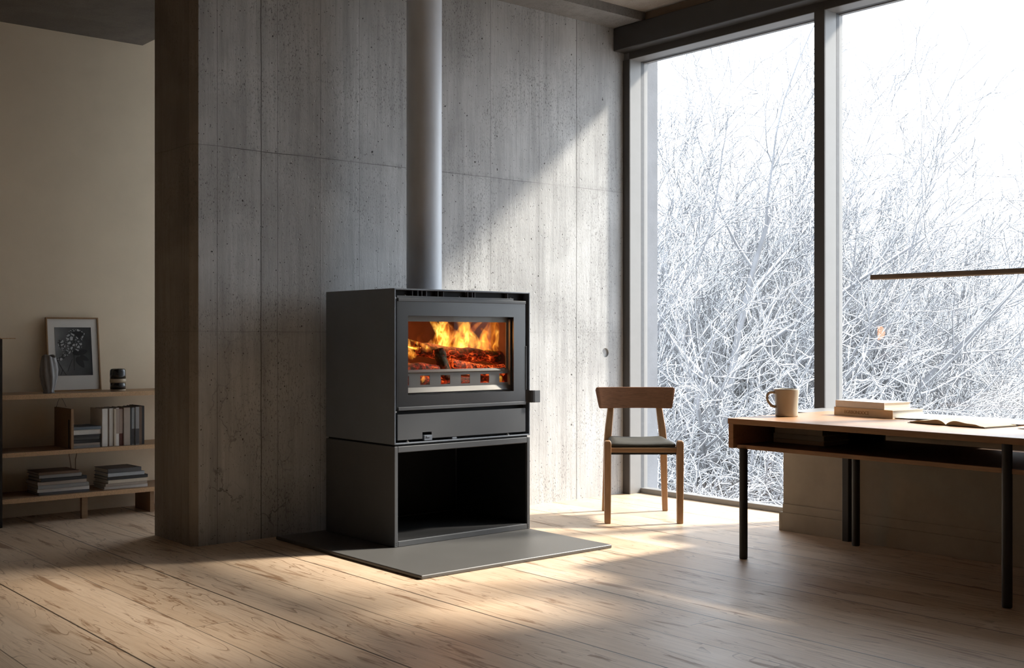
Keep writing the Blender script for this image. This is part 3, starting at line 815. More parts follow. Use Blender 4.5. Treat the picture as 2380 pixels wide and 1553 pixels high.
# curved backrest: outline in x-z, bent backwards in the middle
m = MB(); vs = []; fs = []; nu, nv = 28, 8
for lay in (0, 1):
    for j in range(nv + 1):
        for i in range(nu + 1):
            u = i / nu * 2 - 1; v = j / nv
            half = 0.232 + 0.018 * v
            u = math.copysign(1 - (1 - abs(u)) ** 1.5, u); cr = max(0.0, abs(u) - 0.95) / 0.05
            zc = 0.714; hh = 0.066 * (1 - 0.28 * (1 - math.sqrt(max(0.0, 1 - min(1, cr) ** 2))))
            z = zc + (v * 2 - 1) * hh + 0.002 * (1 - u * u) * (1 - v)
            x = u * half
            y = 0.462 + 0.028 * (1 - u * u) + 0.024 * (v - 0.5) + (0.010 if lay else -0.010) * (1 - 0.4 * cr)
            vs.append((x, y, z))
n1 = (nu + 1) * (nv + 1)
for j in range(nv):
    for i in range(nu):
        a = j * (nu + 1) + i
        fs.append((a, a + nu + 1, a + nu + 2, a + 1)); fs.append((n1 + a, n1 + a + 1, n1 + a + nu + 2, n1 + a + nu + 1))
bd = [i for i in range(nu + 1)] + [(j + 1) * (nu + 1) - 1 for j in range(1, nv + 1)] + [nv * (nu + 1) + i for i in range(nu - 1, -1, -1)] + [j * (nu + 1) for j in range(nv - 1, 0, -1)]
for a, c in zip(bd, bd[1:] + bd[:1]): fs.append((a, c, n1 + c, n1 + a))
m.add(vs, fs)
m.build('backrest', M_walnut, ch, world=False, auto=50, bevel=0.003)

# ------------------------------------------------------------------ desk
M_desk = wood('desk_oak_top', (0.46, 0.25, 0.125), (0.26, 0.125, 0.055), 'Y', 0.36)
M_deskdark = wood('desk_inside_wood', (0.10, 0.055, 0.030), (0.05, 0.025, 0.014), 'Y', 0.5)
M_legblk = simple('black_steel_leg', (0.022, 0.021, 0.020), 0.45, var=0.05)
X0, X1, YA, YB = 4.51, 5.355, 3.69, 1.95
dk = thing('desk', 'long wooden desk with open shelf slot and slim black steel legs by the window', 'desk', (4.93, 2.85, 0))
MB().box(X0, X1, YB, YA, 0.665, 0.693).build('desktop', M_desk, dk, bevel=0.002)
MB().box(X0 + 0.004, X1 - 0.05, YA - 0.032, YA - 0.002, 0.545, 0.665).build('side_panel', M_desk, dk, bevel=0.0015)
MB().box(X0 + 0.004, X1 - 0.05, YB + 0.002, YB + 0.032, 0.545, 0.665).build('side_panel', M_desk, dk, bevel=0.0015)
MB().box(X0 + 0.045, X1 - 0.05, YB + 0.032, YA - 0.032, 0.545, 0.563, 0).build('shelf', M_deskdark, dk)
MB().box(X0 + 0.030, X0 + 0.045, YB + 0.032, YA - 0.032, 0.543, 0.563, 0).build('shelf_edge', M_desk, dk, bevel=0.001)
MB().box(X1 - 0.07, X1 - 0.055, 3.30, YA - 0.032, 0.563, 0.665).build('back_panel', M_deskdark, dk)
for (lx, ly, zt) in ((4.540, 3.615, 0.545), (4.540, 2.275, 0.665), (5.275, 3.46, 0.545), (5.275, 2.275, 0.545)):
    MB().lathe([(0.0205, 0.004), (0.0205, zt)], (lx, ly, 0), 24).lathe([(0.019, 0), (0.019, 0.004)], (lx, ly, 0), 24).build('leg', M_legblk, dk, auto=40)
p = MB().box(5.335, 5.368, 3.545, 3.585, 0.0, 0.655).build('wall_post', M_legblk, bevel=0.003)
tag(p, 'slim dark steel post standing against the low wall behind the desk leg', 'post')

# mug
M_mug = simple('beige_glazed_ceramic', (0.42, 0.37, 0.29), 0.3, var=0.05, nscale=8, coat=0.4)
mc = (4.835, 3.575, 0.693)
mg = thing('mug', 'beige ceramic mug with ear handle on the left end of the desk', 'mug', mc, R(-40))
pr_ = [(0.050, 0.0), (0.056, 0.002), (0.0575, 0.010), (0.0565, 0.03), (0.0570, 0.06), (0.0600, 0.10), (0.0645, 0.135), (0.0650, 0.140), (0.0630, 0.1405), (0.0615, 0.136), (0.0560, 0.09), (0.0535, 0.05), (0.0530, 0.012), (0.03, 0.008)]
MB().lathe(pr_, (0, 0, 0), 48).build('body', M_mug, mg, world=False, smooth=True)
hp_ = [(-0.058, 0, 0.120), (-0.075, 0, 0.126), (-0.092, 0, 0.120), (-0.101, 0, 0.104), (-0.098, 0, 0.082), (-0.086, 0, 0.062), (-0.070, 0, 0.050), (-0.054, 0, 0.050)]
MB().tube(hp_, [0.009, 0.008, 0.0075, 0.007, 0.007, 0.007, 0.008, 0.009], 12, flat=1.0).build('handle', M_mug, mg, world=False, smooth=True, subsurf=1)


# ------------------------------------------------------------------ books
def book(label, group, c, rz, L_, D, T_, col, page=(0.62, 0.58, 0.50), stand=False, cat='book', name='book', hard=True, tilt=0.0):
    """lying: spine along local x at y=0, pages towards +y, bottom at z=0.  standing: spine vertical facing -y"""
    o = thing(name, label, cat, c, rz, group)
    mc_ = simple('cover_' + label[:24].replace(' ', '_'), col, 0.55, var=0.08, nscale=12)
    mp = PAGES.get(page) or PAGES.setdefault(page, page_mat(page))
    b_ = 0.0025 if hard else 0.0008
    mm = MB(); pg = MB()
    mm.box(-L_ / 2, L_ / 2, 0, D, 0, b_); mm.box(-L_ / 2, L_ / 2, 0, D, T_ - b_, T_); mm.box(-L_ / 2, L_ / 2, 0, b_ * 1.4, b_, T_ - b_)
    e_ = 0.004 if hard else 0.0005
    pg.box(-L_ / 2 + e_, L_ / 2 - e_, b_ * 1.4, D - e_, b_, T_ - b_)
    if stand:
        M_ = Matrix.Rotation(tilt, 4, 'Y') @ Matrix(((0, 0, 1, 0), (0, 1, 0, 0), (1, 0, 0, L_ / 2), (0, 0, 0, 1)))
        mm.v = [tuple(M_ @ Vector(v)) for v in mm.v]; pg.v = [tuple(M_ @ Vector(v)) for v in pg.v]
    mm.build('cover', mc_, o, world=False, bevel=0.0008, seg=1)
    pg.build('pages', mp, o, world=False)
    return o


def page_mat(c):
    t = NT('paper_pages'); p = t.obj()
    n_ = t.noise(t.map(p, (3, 3, 260)), 1.0, 3, 0.7)
    return t.bsdf(color=t.mix(t.rng(n_, 0.35, 0.7), c, [x * 0.72 for x in c]), rough=0.85, spec=0.2)


PAGES = {}
# on the desk
sp = R(-90 - 8)     # spine runs along the desk, facing the room
bk = book('thick cream hardback with embossed lettering on its spine, lower of two on the desk', 'books on the desk', (5.105, 3.310, 0.693), R(-98), 0.375, 0.235, 0.042, (0.70, 0.50, 0.30), (0.80, 0.76, 0.68))
fc = bpy.data.curves.new('spine_lettering', 'FONT')
fc.body = 'EGRBONDOCE'; fc.size = 0.025; fc.extrude = 0.0006; fc.align_x = 'LEFT'; fc.space_character = 0.92
fc.materials.append(simple('spine_ink', (0.42, 0.24, 0.11), 0.5))
ft = bpy.data.objects.new('text_tmp', fc); COL.objects.link(ft)
fme = bpy.data.meshes.new_from_object(ft.evaluated_get(bpy.context.evaluated_depsgraph_get()))
bpy.data.objects.remove(ft)
fo = bpy.data.objects.new('spine_lettering', fme); COL.objects.link(fo); fo.parent = bk
fo.location = (-0.118, -0.0008, 0.012); fo.rotation_euler = (R(90), 0, 0)
fo['label'] = 'embossed brown lettering'
book('thinner white hardback lying on top of the cream one', 'books on the desk', (5.115, 3.335, 0.7352), R(-98), 0.315, 0.200, 0.034, (0.72, 0.66, 0.60), (0.85, 0.83, 0.79))
# books inside the desk shelf
for lab, z, L_, T_, dx, col in (('thin tan book, lowest of the three in the desk shelf', 0.5635, 0.30, 0.020, 0.0, (0.48, 0.36, 0.24)),
                                ('grey beige book in the middle of the pile in the desk shelf', 0.5845, 0.30, 0.026, 0.01, (0.50, 0.44, 0.34)),
                                ('thick beige book on top of the pile in the desk shelf', 0.6115, 0.285, 0.046, 0.02, (0.58, 0.50, 0.38))):
    book(lab, 'books in the desk shelf', (4.78, 3.465, z), R(-90), L_, 0.22, T_, col, (0.30, 0.25, 0.18))

# open magazine: two curved page blocks on a dark cover
M_page_open = simple('open_page_paper', (0.40, 0.32, 0.20), 0.6, var=0.12, nscale=14, stretch=(1, 0.2, 1))
M_cover_dk = simple('dark_magazine_cover', (0.03, 0.025, 0.02), 0.5)
om = thing('open_book', 'open book lying face up on the desk near its front edge', 'book', (5.00, 2.72, 0.693), R(-8))


def page_block(side):
    n_, k_ = 20, 2; L_, D_ = 0.20, 0.23
    vs, fs = [], []
    for lay in (0, 1):
        for j in (0, 1):
            for i in range(n_ + 1):
                u = i / n_; y = side * u * L_
                zt = 0.005 + 0.021 * math.sin(math.pi * min(1, u * 1.15)) ** 0.7 * (1 - 0.35 * u) + 0.004 * math.sin(u * 9)
                vs.append((j * D_ - D_ / 2, y, zt if lay else 0.003 + 0.002 * math.sin(u * 7) ** 2))
    w_ = n_ + 1
    for i in range(n_):
        fs += [(i, i + 1, w_ + i + 1, w_ + i), (2 * w_ + i, 3 * w_ + i, 3 * w_ + i + 1, 2 * w_ + i + 1), (i, 2 * w_ + i, 2 * w_ + i + 1, i + 1), (w_ + i, w_ + i + 1, 3 * w_ + i + 1, 3 * w_ + i)]
    fs += [(0, w_, 3 * w_, 2 * w_), (n_, 2 * w_ + n_, 3 * w_ + n_, w_ + n_)]
    m_ = MB(); m_.add(vs, fs); return m_


page_block(1).build('page', M_page_open, om, world=False, auto=40)
page_block(-1).build('page', M_page_open, om, world=False, auto=40)
MB().box(-0.12, 0.12, -0.207, 0.207, 0.0, 0.003).build('cover', M_cover_dk, om, world=False)
M_paper = simple('white_paper', (0.82, 0.80, 0.77), 0.7, var=0.03, nscale=10)


def sheet(label, c, rz, w_, h_, seed, amp=0.004, z0=0.0):
    vs, fs = [], []; n_ = 14
    for j in range(n_ + 1):
        for i in range(n_ + 1):
            u, v = i / n_ - 0.5, j / n_ - 0.5
            z = 0.002 + amp * (0.5 + noise.noise(Vector((u * 3 + seed, v * 3, seed)))) + amp * 2.2 * max(0, u * 2 - 0.5) ** 2
            vs.append((u * w_, v * h_, z))
    for j in range(n_):
        for i in range(n_):
            a = j * (n_ + 1) + i; fs.append((a, a + 1, a + n_ + 2, a + n_ + 1))
    m_ = MB(); m_.add(vs, fs, 0)
    o = m_.build('paper_sheet', M_paper, None, smooth=True)
    s_ = o.modifiers.new('solid', 'SOLIDIFY'); s_.thickness = 0.001; s_.offset = -1
    o.location = c; o.rotation_euler = (0, 0, rz)
    WM[o.name] = Matrix.Translation(c) @ Matrix.Rotation(rz, 4, 'Z')
    return tag(o, label, 'paper', 'loose papers on the desk')


sheet('white paper sheet beside the books, under the open book', (5.22, 3.00, 0.693), R(4), 0.22, 0.30, 1.0)
sheet('creased white paper sheet with lifted edge at the far side of the desk', (5.21, 2.66, 0.694), R(-6), 0.24, 0.32, 2.3, 0.010)
sheet('white paper sheet nearest the right edge of the picture', (5.12, 2.34, 0.693), R(9), 0.30, 0.24, 3.1, 0.005)

# linear lamp over the desk
lp = thing('linear_lamp', 'slim horizontal brown metal lamp bar hanging above the desk', 'lamp', (4.95, 2.03, 1.387))
M_lamp = simple('brown_anodised_lamp', (0.28, 0.23, 0.19), 0.4, var=0.06)
MB().box(4.936, 4.964, 0.9, 3.16, 1.375, 1.400).build('lamp_bar', M_lamp, lp, bevel=0.005, seg=3)
MB().box(4.942, 4.958, 0.95, 3.10, 1.3735, 1.3752).build('diffuser', simple('opal_diffuser', (0.45, 0.38, 0.30), 0.5), lp)
for yy in (1.35, 1.95):
    MB().tube([(4.95, yy, 1.395), (4.95, yy, CZ + 0.0)], 0.0012, 6).build('cable', M_legblk, lp)

# ------------------------------------------------------------------ low wall bookcase at the left
M_ply = wood('plywood_shelf', (0.36, 0.225, 0.125), (0.20, 0.115, 0.06), 'X', 0.6, fine=2.2)
M_plyedge = simple('plywood_edge', (0.60, 0.39, 0.22), 0.7, var=0.35, nscale=160, stretch=(1, 1, 3))
M_blk = simple('dark_upright', (0.022, 0.019, 0.017), 0.6)
SF, SB = 6.95, 7.285
bs = thing('bookcase', 'low wooden bookcase with three long shelves along the beige wall', 'bookcase', (2.45, 7.12, 0))
for zt, th_ in ((0.760, 0.027), (0.424, 0.025), (0.158, 0.027)):
    sh = MB().box(1.2, 3.45, SF + 0.004, SB, zt - th_, zt).build('shelf', M_ply, bs)
    MB().box(1.2, 3.45, SF, SF + 0.004, zt - th_, zt).build('edge_band', M_plyedge, sh)
up = MB().box(1.99, 2.012, SF - 0.02, SB, 0, 0.733).box(1.99, 2.012, SF - 0.02, SF + 0.01, 0.733, 1.085).build('upright', M_blk, bs)
MB().box(2.003, 2.085, SF - 0.02, SF + 0.03, 1.085, 1.091).build('cap_strip', M_plyedge, up)
MB().box(2.480, 2.515, SF + 0.02, SF + 0.05, 0, 0.131).build('leg', M_ply, bs)
MB().box(2.905, 2.93, SF + 0.02, SF + 0.26, 0, 0.131).build('leg', M_ply, bs)
MB().box(1.4, 1.435, SF + 0.02, SF + 0.05, 0, 0.131).build('leg', M_ply, bs)
dv = MB().box(2.412, 2.428, SF + 0.01, SB - 0.03, 0.424, 0.665).build('divider', M_ply, bs, bevel=0.001)
MB().box(2.4105, 2.4125, SF + 0.035, SF + 0.055, 0.43, 0.60).build('slot', M_blk, dv)
for pts in ([(2.425, SB - 0.1, 0.735), (2.41, SB - 0.1, 0.70), (2.40, SB - 0.1, 0.665)], [(2.425, SB - 0.1, 0.735), (2.445, SB - 0.1, 0.70), (2.46, SB - 0.1, 0.665)]):
    MB().tube(pts, 0.0012, 5).build('wire', M_blk, bs)
for xs_ in (((2.50, 0.40), (2.515, 0.30), (2.53, 0.17)), ((2.56, 0.40), (2.545, 0.33), (2.545, 0.17))):
    MB().tube([(a, SB - 0.02, c) for a, c in xs_], 0.003, 6).build('cord', M_ply, bs)

CG = {'white': (0.82, 0.79, 0.75), 'cream': (0.66, 0.58, 0.47), 'grey': (0.34, 0.34, 0.34), 'dark grey': (0.10, 0.10, 0.105), 'black': (0.03, 0.03, 0.033), 'slate blue': (0.16, 0.20, 0.24),
      'taupe': (0.44, 0.37, 0.31), 'maroon': (0.14, 0.045, 0.035), 'brown': (0.16, 0.10, 0.065), 'pale blue grey': (0.40, 0.43, 0.46)}
# flat stack on the middle shelf
z = 0.424; rr = random.Random(4)
for i, (cn, T_, w_) in enumerate([('grey', 0.014, 0.165), ('taupe', 0.014, 0.16), ('black', 0.020, 0.165), ('dark grey', 0.017, 0.158), ('charcoal', 0.012, 0.16), ('white', 0.030, 0.170), ('slate blue', 0.018, 0.168)]):
    where = ['at the bottom', 'second from the bottom', 'third from the bottom', 'in the middle', 'just under the white one', 'second from the top', 'on top'][i]
    col = CG.get(cn, (0.06, 0.06, 0.065))
    book('%s book %s of the flat stack on the middle shelf' % (cn, where), 'flat books on the middle shelf', (2.520 + rr.uniform(-.004, .004), SF + 0.05 + rr.uniform(-0.006, 0.006), z), R(rr.uniform(-2, 2)), w_, 0.22, T_, col, (0.62, 0.58, 0.53))
    z += T_ + 0.0005
# standing row
x = 2.612
row = [('white', 0.034, 0.232), ('brown', 0.010, 0.228), ('white', 0.026, 0.232), ('cream', 0.012, 0.228), ('white', 0.020, 0.234), ('maroon', 0.026, 0.230), ('taupe', 0.040, 0.234), ('black', 0.010, 0.232), ('pale blue grey', 0.020, 0.232), ('grey', 0.024, 0.236), ('brown', 0.018, 0.238), ('black', 0.016, 0.240)]
names = ['thick white book at the left end of the standing row', 'thin brown book squeezed between two thick white books in the standing row', 'white book second of the thick white spines on the middle shelf',
         'thin cream book between white spines on the middle shelf', 'white book just left of the maroon one on the middle shelf', 'book with maroon lower spine in the standing row on the middle shelf',
         'wide taupe book in the middle of the standing row', 'thin black book right of the wide taupe book', 'pale blue grey book standing in the row on the middle shelf', 'grey book standing right of the pale blue grey one',
         'brown book standing second from the right end of the row', 'black book at the right end of the standing row']
for i, ((cn, T_, H_), nm) in enumerate(zip(row, names)):
    o = book(nm, 'standing books on the middle shelf', (x, SF + 0.045 + 0.004 * (i % 3), 0.4245), 0, H_, 0.20, T_, CG[cn], stand=True, tilt=0.0)
    if 'maroon' in nm:
        MB().box(0.002, T_ - 0.002, -0.0008, 0.0, 0.075, H_ - 0.004).build('spine_label', simple('pale_spine_label', (0.42, 0.33, 0.28), 0.6), o, world=False)
    if 'pale blue grey' in nm or nm.startswith('grey'):
        MB().box(0.001, T_ - 0.001, -0.0008, 0.0, 0.004, 0.10).build('spine_label', simple('dark_spine_label', (0.07, 0.07, 0.075), 0.6), o, world=False)
    x += T_ + 0.0012
# two stacks on the lowest shelf
def stack(cx, fy, base_z, items, which):
    z = base_z; r_ = random.Random(len(items) * 7 + int(cx * 10))
    n_ = len(items)
    pos_w = ['at the bottom', 'second from the bottom', 'third from the bottom', 'fourth from the bottom', 'fifth from the bottom', 'sixth from the bottom', 'seventh from the bottom']
    for i, (cn, T_, w_, dx) in enumerate(items):
        wh = 'on top' if i == n_ - 1 else pos_w[i]
        book('%s book %s of the %s stack on the lowest shelf' % (cn, wh, which), 'books stacked on the lowest shelf', (cx + dx, fy + r_.uniform(-0.008, 0.008), z), R(r_.uniform(-3, 3)), w_, 0.21, T_, CG[cn], (0.68, 0.64, 0.58))
        z += T_ + 0.0005


stack(2.375, SF + 0.05, 0.1585, [('dark grey', 0.014, 0.30, 0.01), ('white', 0.020, 0.305, 0.01), ('grey', 0.022, 0.30, 0.008), ('taupe', 0.020, 0.29, 0.0), ('black', 0.020, 0.275, 0.012), ('grey', 0.020, 0.25, -0.01), ('brown', 0.016, 0.24, -0.02)], 'left')
stack(2.765, SF + 0.05, 0.1585, [('white', 0.019, 0.27, 0.0), ('taupe', 0.016, 0.265, 0.0), ('cream', 0.020, 0.25, 0.008), ('black', 0.020, 0.26, 0.012), ('pale blue grey', 0.022, 0.235, 0.0), ('dark grey', 0.026, 0.215, -0.01)], 'right')

# framed picture leaning on the wall
pf = thing('picture_frame', 'oak framed black and white abstract print leaning against the beige wall', 'picture', (2.525, 7.205, 0.7605))
lean = Matrix.Translation((0, 0, 0)) @ Matrix.Rotation(R(-7.5), 4, 'X')
FW, FH, FB = 0.325, 0.462, 0.009
M_frame_oak = wood('picture_frame_wood', (0.34, 0.19, 0.08), (0.18, 0.09, 0.035), 'Z', 0.4, fine=3)
MB().box(-FW / 2, -FW / 2 + FB, 0, 0.02, 0, FH, M=lean).box(FW / 2 - FB, FW / 2, 0, 0.02, 0, FH, M=lean).box(-FW / 2 + FB, FW / 2 - FB, 0, 0.02, 0, FB, M=lean).box(-FW / 2 + FB, FW / 2 - FB, 0, 0.02, FH - FB, FH, M=lean).build('frame', M_frame_oak, pf, world=False, bevel=0.001)
MB().box(-FW / 2 + FB, FW / 2 - FB, 0.008, 0.012, FB, FH - FB, M=lean).build('mount', simple('cream_mount_board', (0.74, 0.70, 0.65), 0.85, var=0.02), pf, world=False)


def print_mat():
    t = NT('photo_print'); p = t.obj()
    n_ = t.noise(p, 6, 3, 0.5)
    x_ = t.sep(p, 0)
    f_ = t.m('ADD', t.m('MULTIPLY', n_, 0.6), t.rng(x_, -0.12, 0.12, 0.35, -0.15))
    return t.bsdf(color=t.ramp(f_, [(0.15, 0.008), (0.5, 0.10), (0.8, 0.32)]), rough=0.35)


M_pr_dark = print_mat()
M_pr_black = simple('print_black', (0.006, 0.006, 0.006), 0.35)
t = NT('print_crumple'); p_ = t.obj()
wv = t.n('ShaderNodeVectorMath', {0: p_, 1: t.n('ShaderNodeVectorMath', {0: t.noise(p_, 30, 3, out=1), 3: 0.03}, operation='SCALE')}, operation='ADD')
M_pr_pale = t.bsdf(color=t.ramp(t.vor(wv, 45, 'DISTANCE_TO_EDGE'), [(0.0, 0.01), (0.10, 0.06), (0.22, 0.42), (1.0, 0.58)]), rough=0.35)
m = MB()
PX0, PX1, PZ0, PZ1 = -0.110, 0.115, 0.098, 0.400
m.box(PX0, PX1, 0.0068, 0.008, PZ0, PZ1, 0, lean)


def blob(pts, mi, dy):
    c_ = (sum(a for a, b in pts) / len(pts), sum(b for a, b in pts) / len(pts))
    m.prism(pts, lambda u, v, w: (u, w, v), 0.0068 - dy, 0.0068, mi, lean)


blob([(-0.045, 0.30), (-0.04, 0.35), (-0.015, 0.385), (0.02, 0.392), (0.06, 0.382), (0.075, 0.36), (0.06, 0.33), (0.052, 0.27), (0.03, 0.25), (-0.005, 0.245), (-0.03, 0.26)], 2, 0.0003)
blob([(-0.095, 0.305), (-0.085, 0.322), (-0.062, 0.322), (-0.048, 0.30), (-0.05, 0.265), (-0.065, 0.255), (-0.09, 0.28)], 2, 0.0004)
blob([(-0.107, 0.205), (-0.085, 0.215), (-0.05, 0.25), (-0.02, 0.285), (0.0, 0.28), (-0.01, 0.25), (-0.045, 0.215), (-0.08, 0.19), (-0.107, 0.188)], 2, 0.0005)
blob([(0.0, 0.375), (0.05, 0.375), (0.07, 0.36), (0.05, 0.34), (0.04, 0.325), (0.01, 0.355), (-0.01, 0.365)], 1, 0.0006)
for cx_, cz_, L_, w_, a_ in ((0.018, 0.238, 0.045, 0.017, -30), (0.058, 0.245, 0.060, 0.019, 15), (0.065, 0.205, 0.062, 0.017, -25), (0.040, 0.180, 0.080, 0.022, -58)):
    pts = []
    for k_ in range(16):
        th_ = 2 * math.pi * k_ / 16; u = math.cos(th_) * L_ / 2; v = math.sin(th_) * w_ * (1 - 0.35 * math.cos(th_)) * 0.9
        pts.append((cx_ + u * math.cos(R(a_)) - v * math.sin(R(a_)), cz_ + u * math.sin(R(a_)) + v * math.cos(R(a_))))
    blob(pts, 1, 0.0005)
for (xa, za), (xb, zb) in (((0.005, 0.24), (0.0, 0.13)), ((-0.01, 0.20), (-0.04, 0.125)), ((-0.085, 0.10), (-0.07, 0.135)), ((-0.07, 0.135), (-0.05, 0.10)), ((-0.10, 0.19), (-0.07, 0.135))):
    nx_, nz_ = (zb - za), -(xb - xa); l_ = math.hypot(nx_, nz_); nx_, nz_ = nx_ / l_ * 0.0014, nz_ / l_ * 0.0014
    blob([(xa + nx_, za + nz_), (xb + nx_, zb + nz_), (xb - nx_, zb - nz_), (xa - nx_, za - nz_)], 1, 0.0007)
m.build('print', [M_pr_dark, M_pr_black, M_pr_pale], pf, world=False)

# crinkled grey vase
M_vase = simple('grey_ribbed_stoneware', (0.24, 0.235, 0.235), 0.55, var=0.35, nscale=26, bump=0.4, bscale=80, stretch=(1, 1, 0.15))
prof = [(0.026, 0.0), (0.030, 0.004), (0.026, 0.012), (0.036, 0.05), (0.046, 0.10), (0.047, 0.14), (0.042, 0.18), (0.036, 0.212), (0.034, 0.222), (0.026, 0.218), (0.030, 0.17), (0.03, 0.06), (0.01, 0.03)]
rings = []
for r_, z_ in prof:
    ring = []
    for j in range(48):
        a_ = 2 * math.pi * j / 48
        k_ = 1 + 0.10 * abs(math.sin(a_ * 4 + z_ * 9)) + 0.05 * math.sin(a_ * 9 + z_ * 20)
        ring.append((r_ * 1.05 * k_ * math.cos(a_), r_ * 0.8 * k_ * math.sin(a_), z_ + (0.010 * math.sin(a_ * 2) if z_ > 0.2 else 0)))
    rings.append(ring)
v_ = MB().loft(rings).build('vase', M_vase, None, smooth=True)
v_.location = (2.305, 7.03, 0.7602); tag(v_, 'grey ribbed pottery vase in front of the framed picture', 'vase')
# black jar with a cream band
jr = thing('jar', 'glossy black ceramic jar with a cream band at the right of the top shelf', 'jar', (2.735, 7.06, 0.7602))
M_glz = simple('black_glaze', (0.012, 0.011, 0.011), 0.18, var=0.1, coat=0.6)
M_crm = simple('cream_glaze', (0.48, 0.38, 0.26), 0.35, var=0.12, nscale=20)
MB().lathe([(0.040, 0.0), (0.045, 0.003), (0.046, 0.010)], k=40).build('base_ring', M_crm, jr, world=False, smooth=True)
MB().lathe([(0.046, 0.010), (0.0475, 0.03), (0.047, 0.052)], k=40).build('body', M_glz, jr, world=False, smooth=True)
MB().lathe([(0.0475, 0.052), (0.049, 0.064), (0.0475, 0.076)], k=40).build('band', M_crm, jr, world=False, smooth=True)
MB().lathe([(0.0475, 0.076), (0.0485, 0.10), (0.047, 0.128), (0.042, 0.137), (0.034, 0.139), (0.031, 0.132), (0.010, 0.130)], k=40).build('lid', M_glz, jr, world=False, smooth=True)

# ------------------------------------------------------------------ outside: ground, far pale buildings, frosted trees
GZ = -3.0
M_snowground = simple('thicket_floor', (0.20, 0.19, 0.185), 0.95, var=0.25, nscale=0.8)
struct(MB().box(6.2, 160, -60, 160, GZ - 0.5, GZ).build('ground_outside', M_snowground))
HZ = []
M_shade_bank = simple('shaded_thicket_bank', (0.23, 0.225, 0.225), 0.95, var=0.3, nscale=1.2)  # added grey bank, deep shade of the thicket put into its colour
m = MB(); vs = []; fs = []; NX, NY = 60, 14
for j in range(NY + 1):
    for i in range(NX + 1):
        px = 1250 + 1500 * i / NX; d = 30 + 24 * j / NY
        p_ = FWD * d + RGT * ((px - 1190.0) / F_PX * d)
        k_ = math.sin(math.pi * 0.5 * min(1.0, j / (NY * 0.6)))
        hgt = (4.6 - 3.2 * i / NX) * k_ + 0.35 * noise.noise(Vector((p_.x * 0.5, p_.y * 0.5, 0))) * k_
        vs.append((p_.x, p_.y, GZ - 0.05 + max(0, hgt)))
for j in range(NY):
    for i in range(NX):
        a = j * (NX + 1) + i; fs.append((a, a + 1, a + NX + 2, a + NX + 1))
m.add(vs, fs)
struct(m.build('shade_bank_outside', M_shade_bank, smooth=True))
M_bark = simple('frosted_bark', (0.215, 0.22, 0.235), 0.9, var=0.25, nscale=3)
M_snow = simple('snow', (0.90, 0.92, 0.95), 0.8, var=0.02)
M_far = simple('hazy_facade', (0.60, 0.64, 0.69), 0.9, var=0.03)  # distance haze is put into this pale colour


def at(px, d): return FWD * d + RGT * ((px - 1190.0) / F_PX * d)


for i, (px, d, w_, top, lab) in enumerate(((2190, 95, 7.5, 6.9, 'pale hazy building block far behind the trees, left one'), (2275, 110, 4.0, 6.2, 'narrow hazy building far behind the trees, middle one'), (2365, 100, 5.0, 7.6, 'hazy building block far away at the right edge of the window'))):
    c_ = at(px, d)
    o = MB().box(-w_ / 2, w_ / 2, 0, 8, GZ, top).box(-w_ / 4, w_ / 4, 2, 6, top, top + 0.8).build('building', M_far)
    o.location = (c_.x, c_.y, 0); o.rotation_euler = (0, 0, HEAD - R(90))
    tag(o, lab, 'building', 'hazy distant buildings')


class TreeGen:
    def __init__(s, seed):
        s.r = random.Random(seed); s.bark = MB(); s.snow = MB()

    def branch(s, p, d, L_, r0, lev, spec):
        r = s.r; sp_ = spec[lev]; n_ = sp_['seg']
        pts = [p.copy()]; rad = [r0]; d = d.normalized(); dirs = [d.copy()]
        for i in range(n_):
            d = d + Vector((r.gauss(0, 1), r.gauss(0, 1), r.gauss(0, 1))) * sp_['wob'] + Vector((0, 0, sp_['up'])) + spec['lean'] * sp_.get('lean', 0.0)
            d.normalize()
            p = p + d * (L_ / n_)
            pts.append(p.copy()); rad.append(max(spec['rmin'], r0 * (1 - 0.75 * (i + 1) / n_))); dirs.append(d.copy())
        k = 6 if lev == 0 else (4 if lev == 1 else 3)
        s.bark.tube(pts, rad, k, cap=False)
        if lev > 0:
            off = Vector((0, 0, 1))
            sp2 = [q + off * rr_ * 0.62 for q, rr_ in zip(pts, rad)]
            s.snow.tube(sp2, [max(spec['rmin'] * 0.8, rr_ * 0.82) for rr_ in rad], 3, cap=False)
        if lev + 1 < spec['levels']:
            nxt = spec[lev + 1]
            for c in range(nxt['num']):
                t_ = sp_['from'] + (1 - sp_['from']) * (c + r.random()) / nxt['num']
                fi = t_ * n_; i0 = min(int(fi), n_ - 1); q = pts[i0].lerp(pts[i0 + 1], fi - i0)
                dd = dirs[i0 + 1]; side = dd.orthogonal().normalized()
                side.rotate(Matrix.Rotation(r.uniform(0, 2 * math.pi), 3, dd))
                ang = R(r.uniform(*nxt['ang']))
                nd_ = dd * math.cos(ang) + side * math.sin(ang)
                s.branch(q, nd_, L_ * nxt['len'] * r.uniform(0.7, 1.2) * (1 - 0.35 * t_), rad[i0] * nxt['rad'], lev + 1, spec)

    def finish(s, name, label, cat, group):
        o = thing(name, label, cat, (0, 0, 0), 0, group)
        for nm, mb, mt in (('branches', s.bark, M_bark), ('snow', s.snow, M_snow)):
            me = bpy.data.meshes.new(nm); me.from_pydata(mb.v, [], mb.f); me.materials.append(mt)
            me.polygons.foreach_set('use_smooth', [True] * len(me.polygons)); me.update()
            c_ = bpy.data.objects.new(nm, me); COL.objects.link(c_); c_.parent = o
            if nm == 'snow': c_['label'] = 'snow lying along the twigs'
        return o


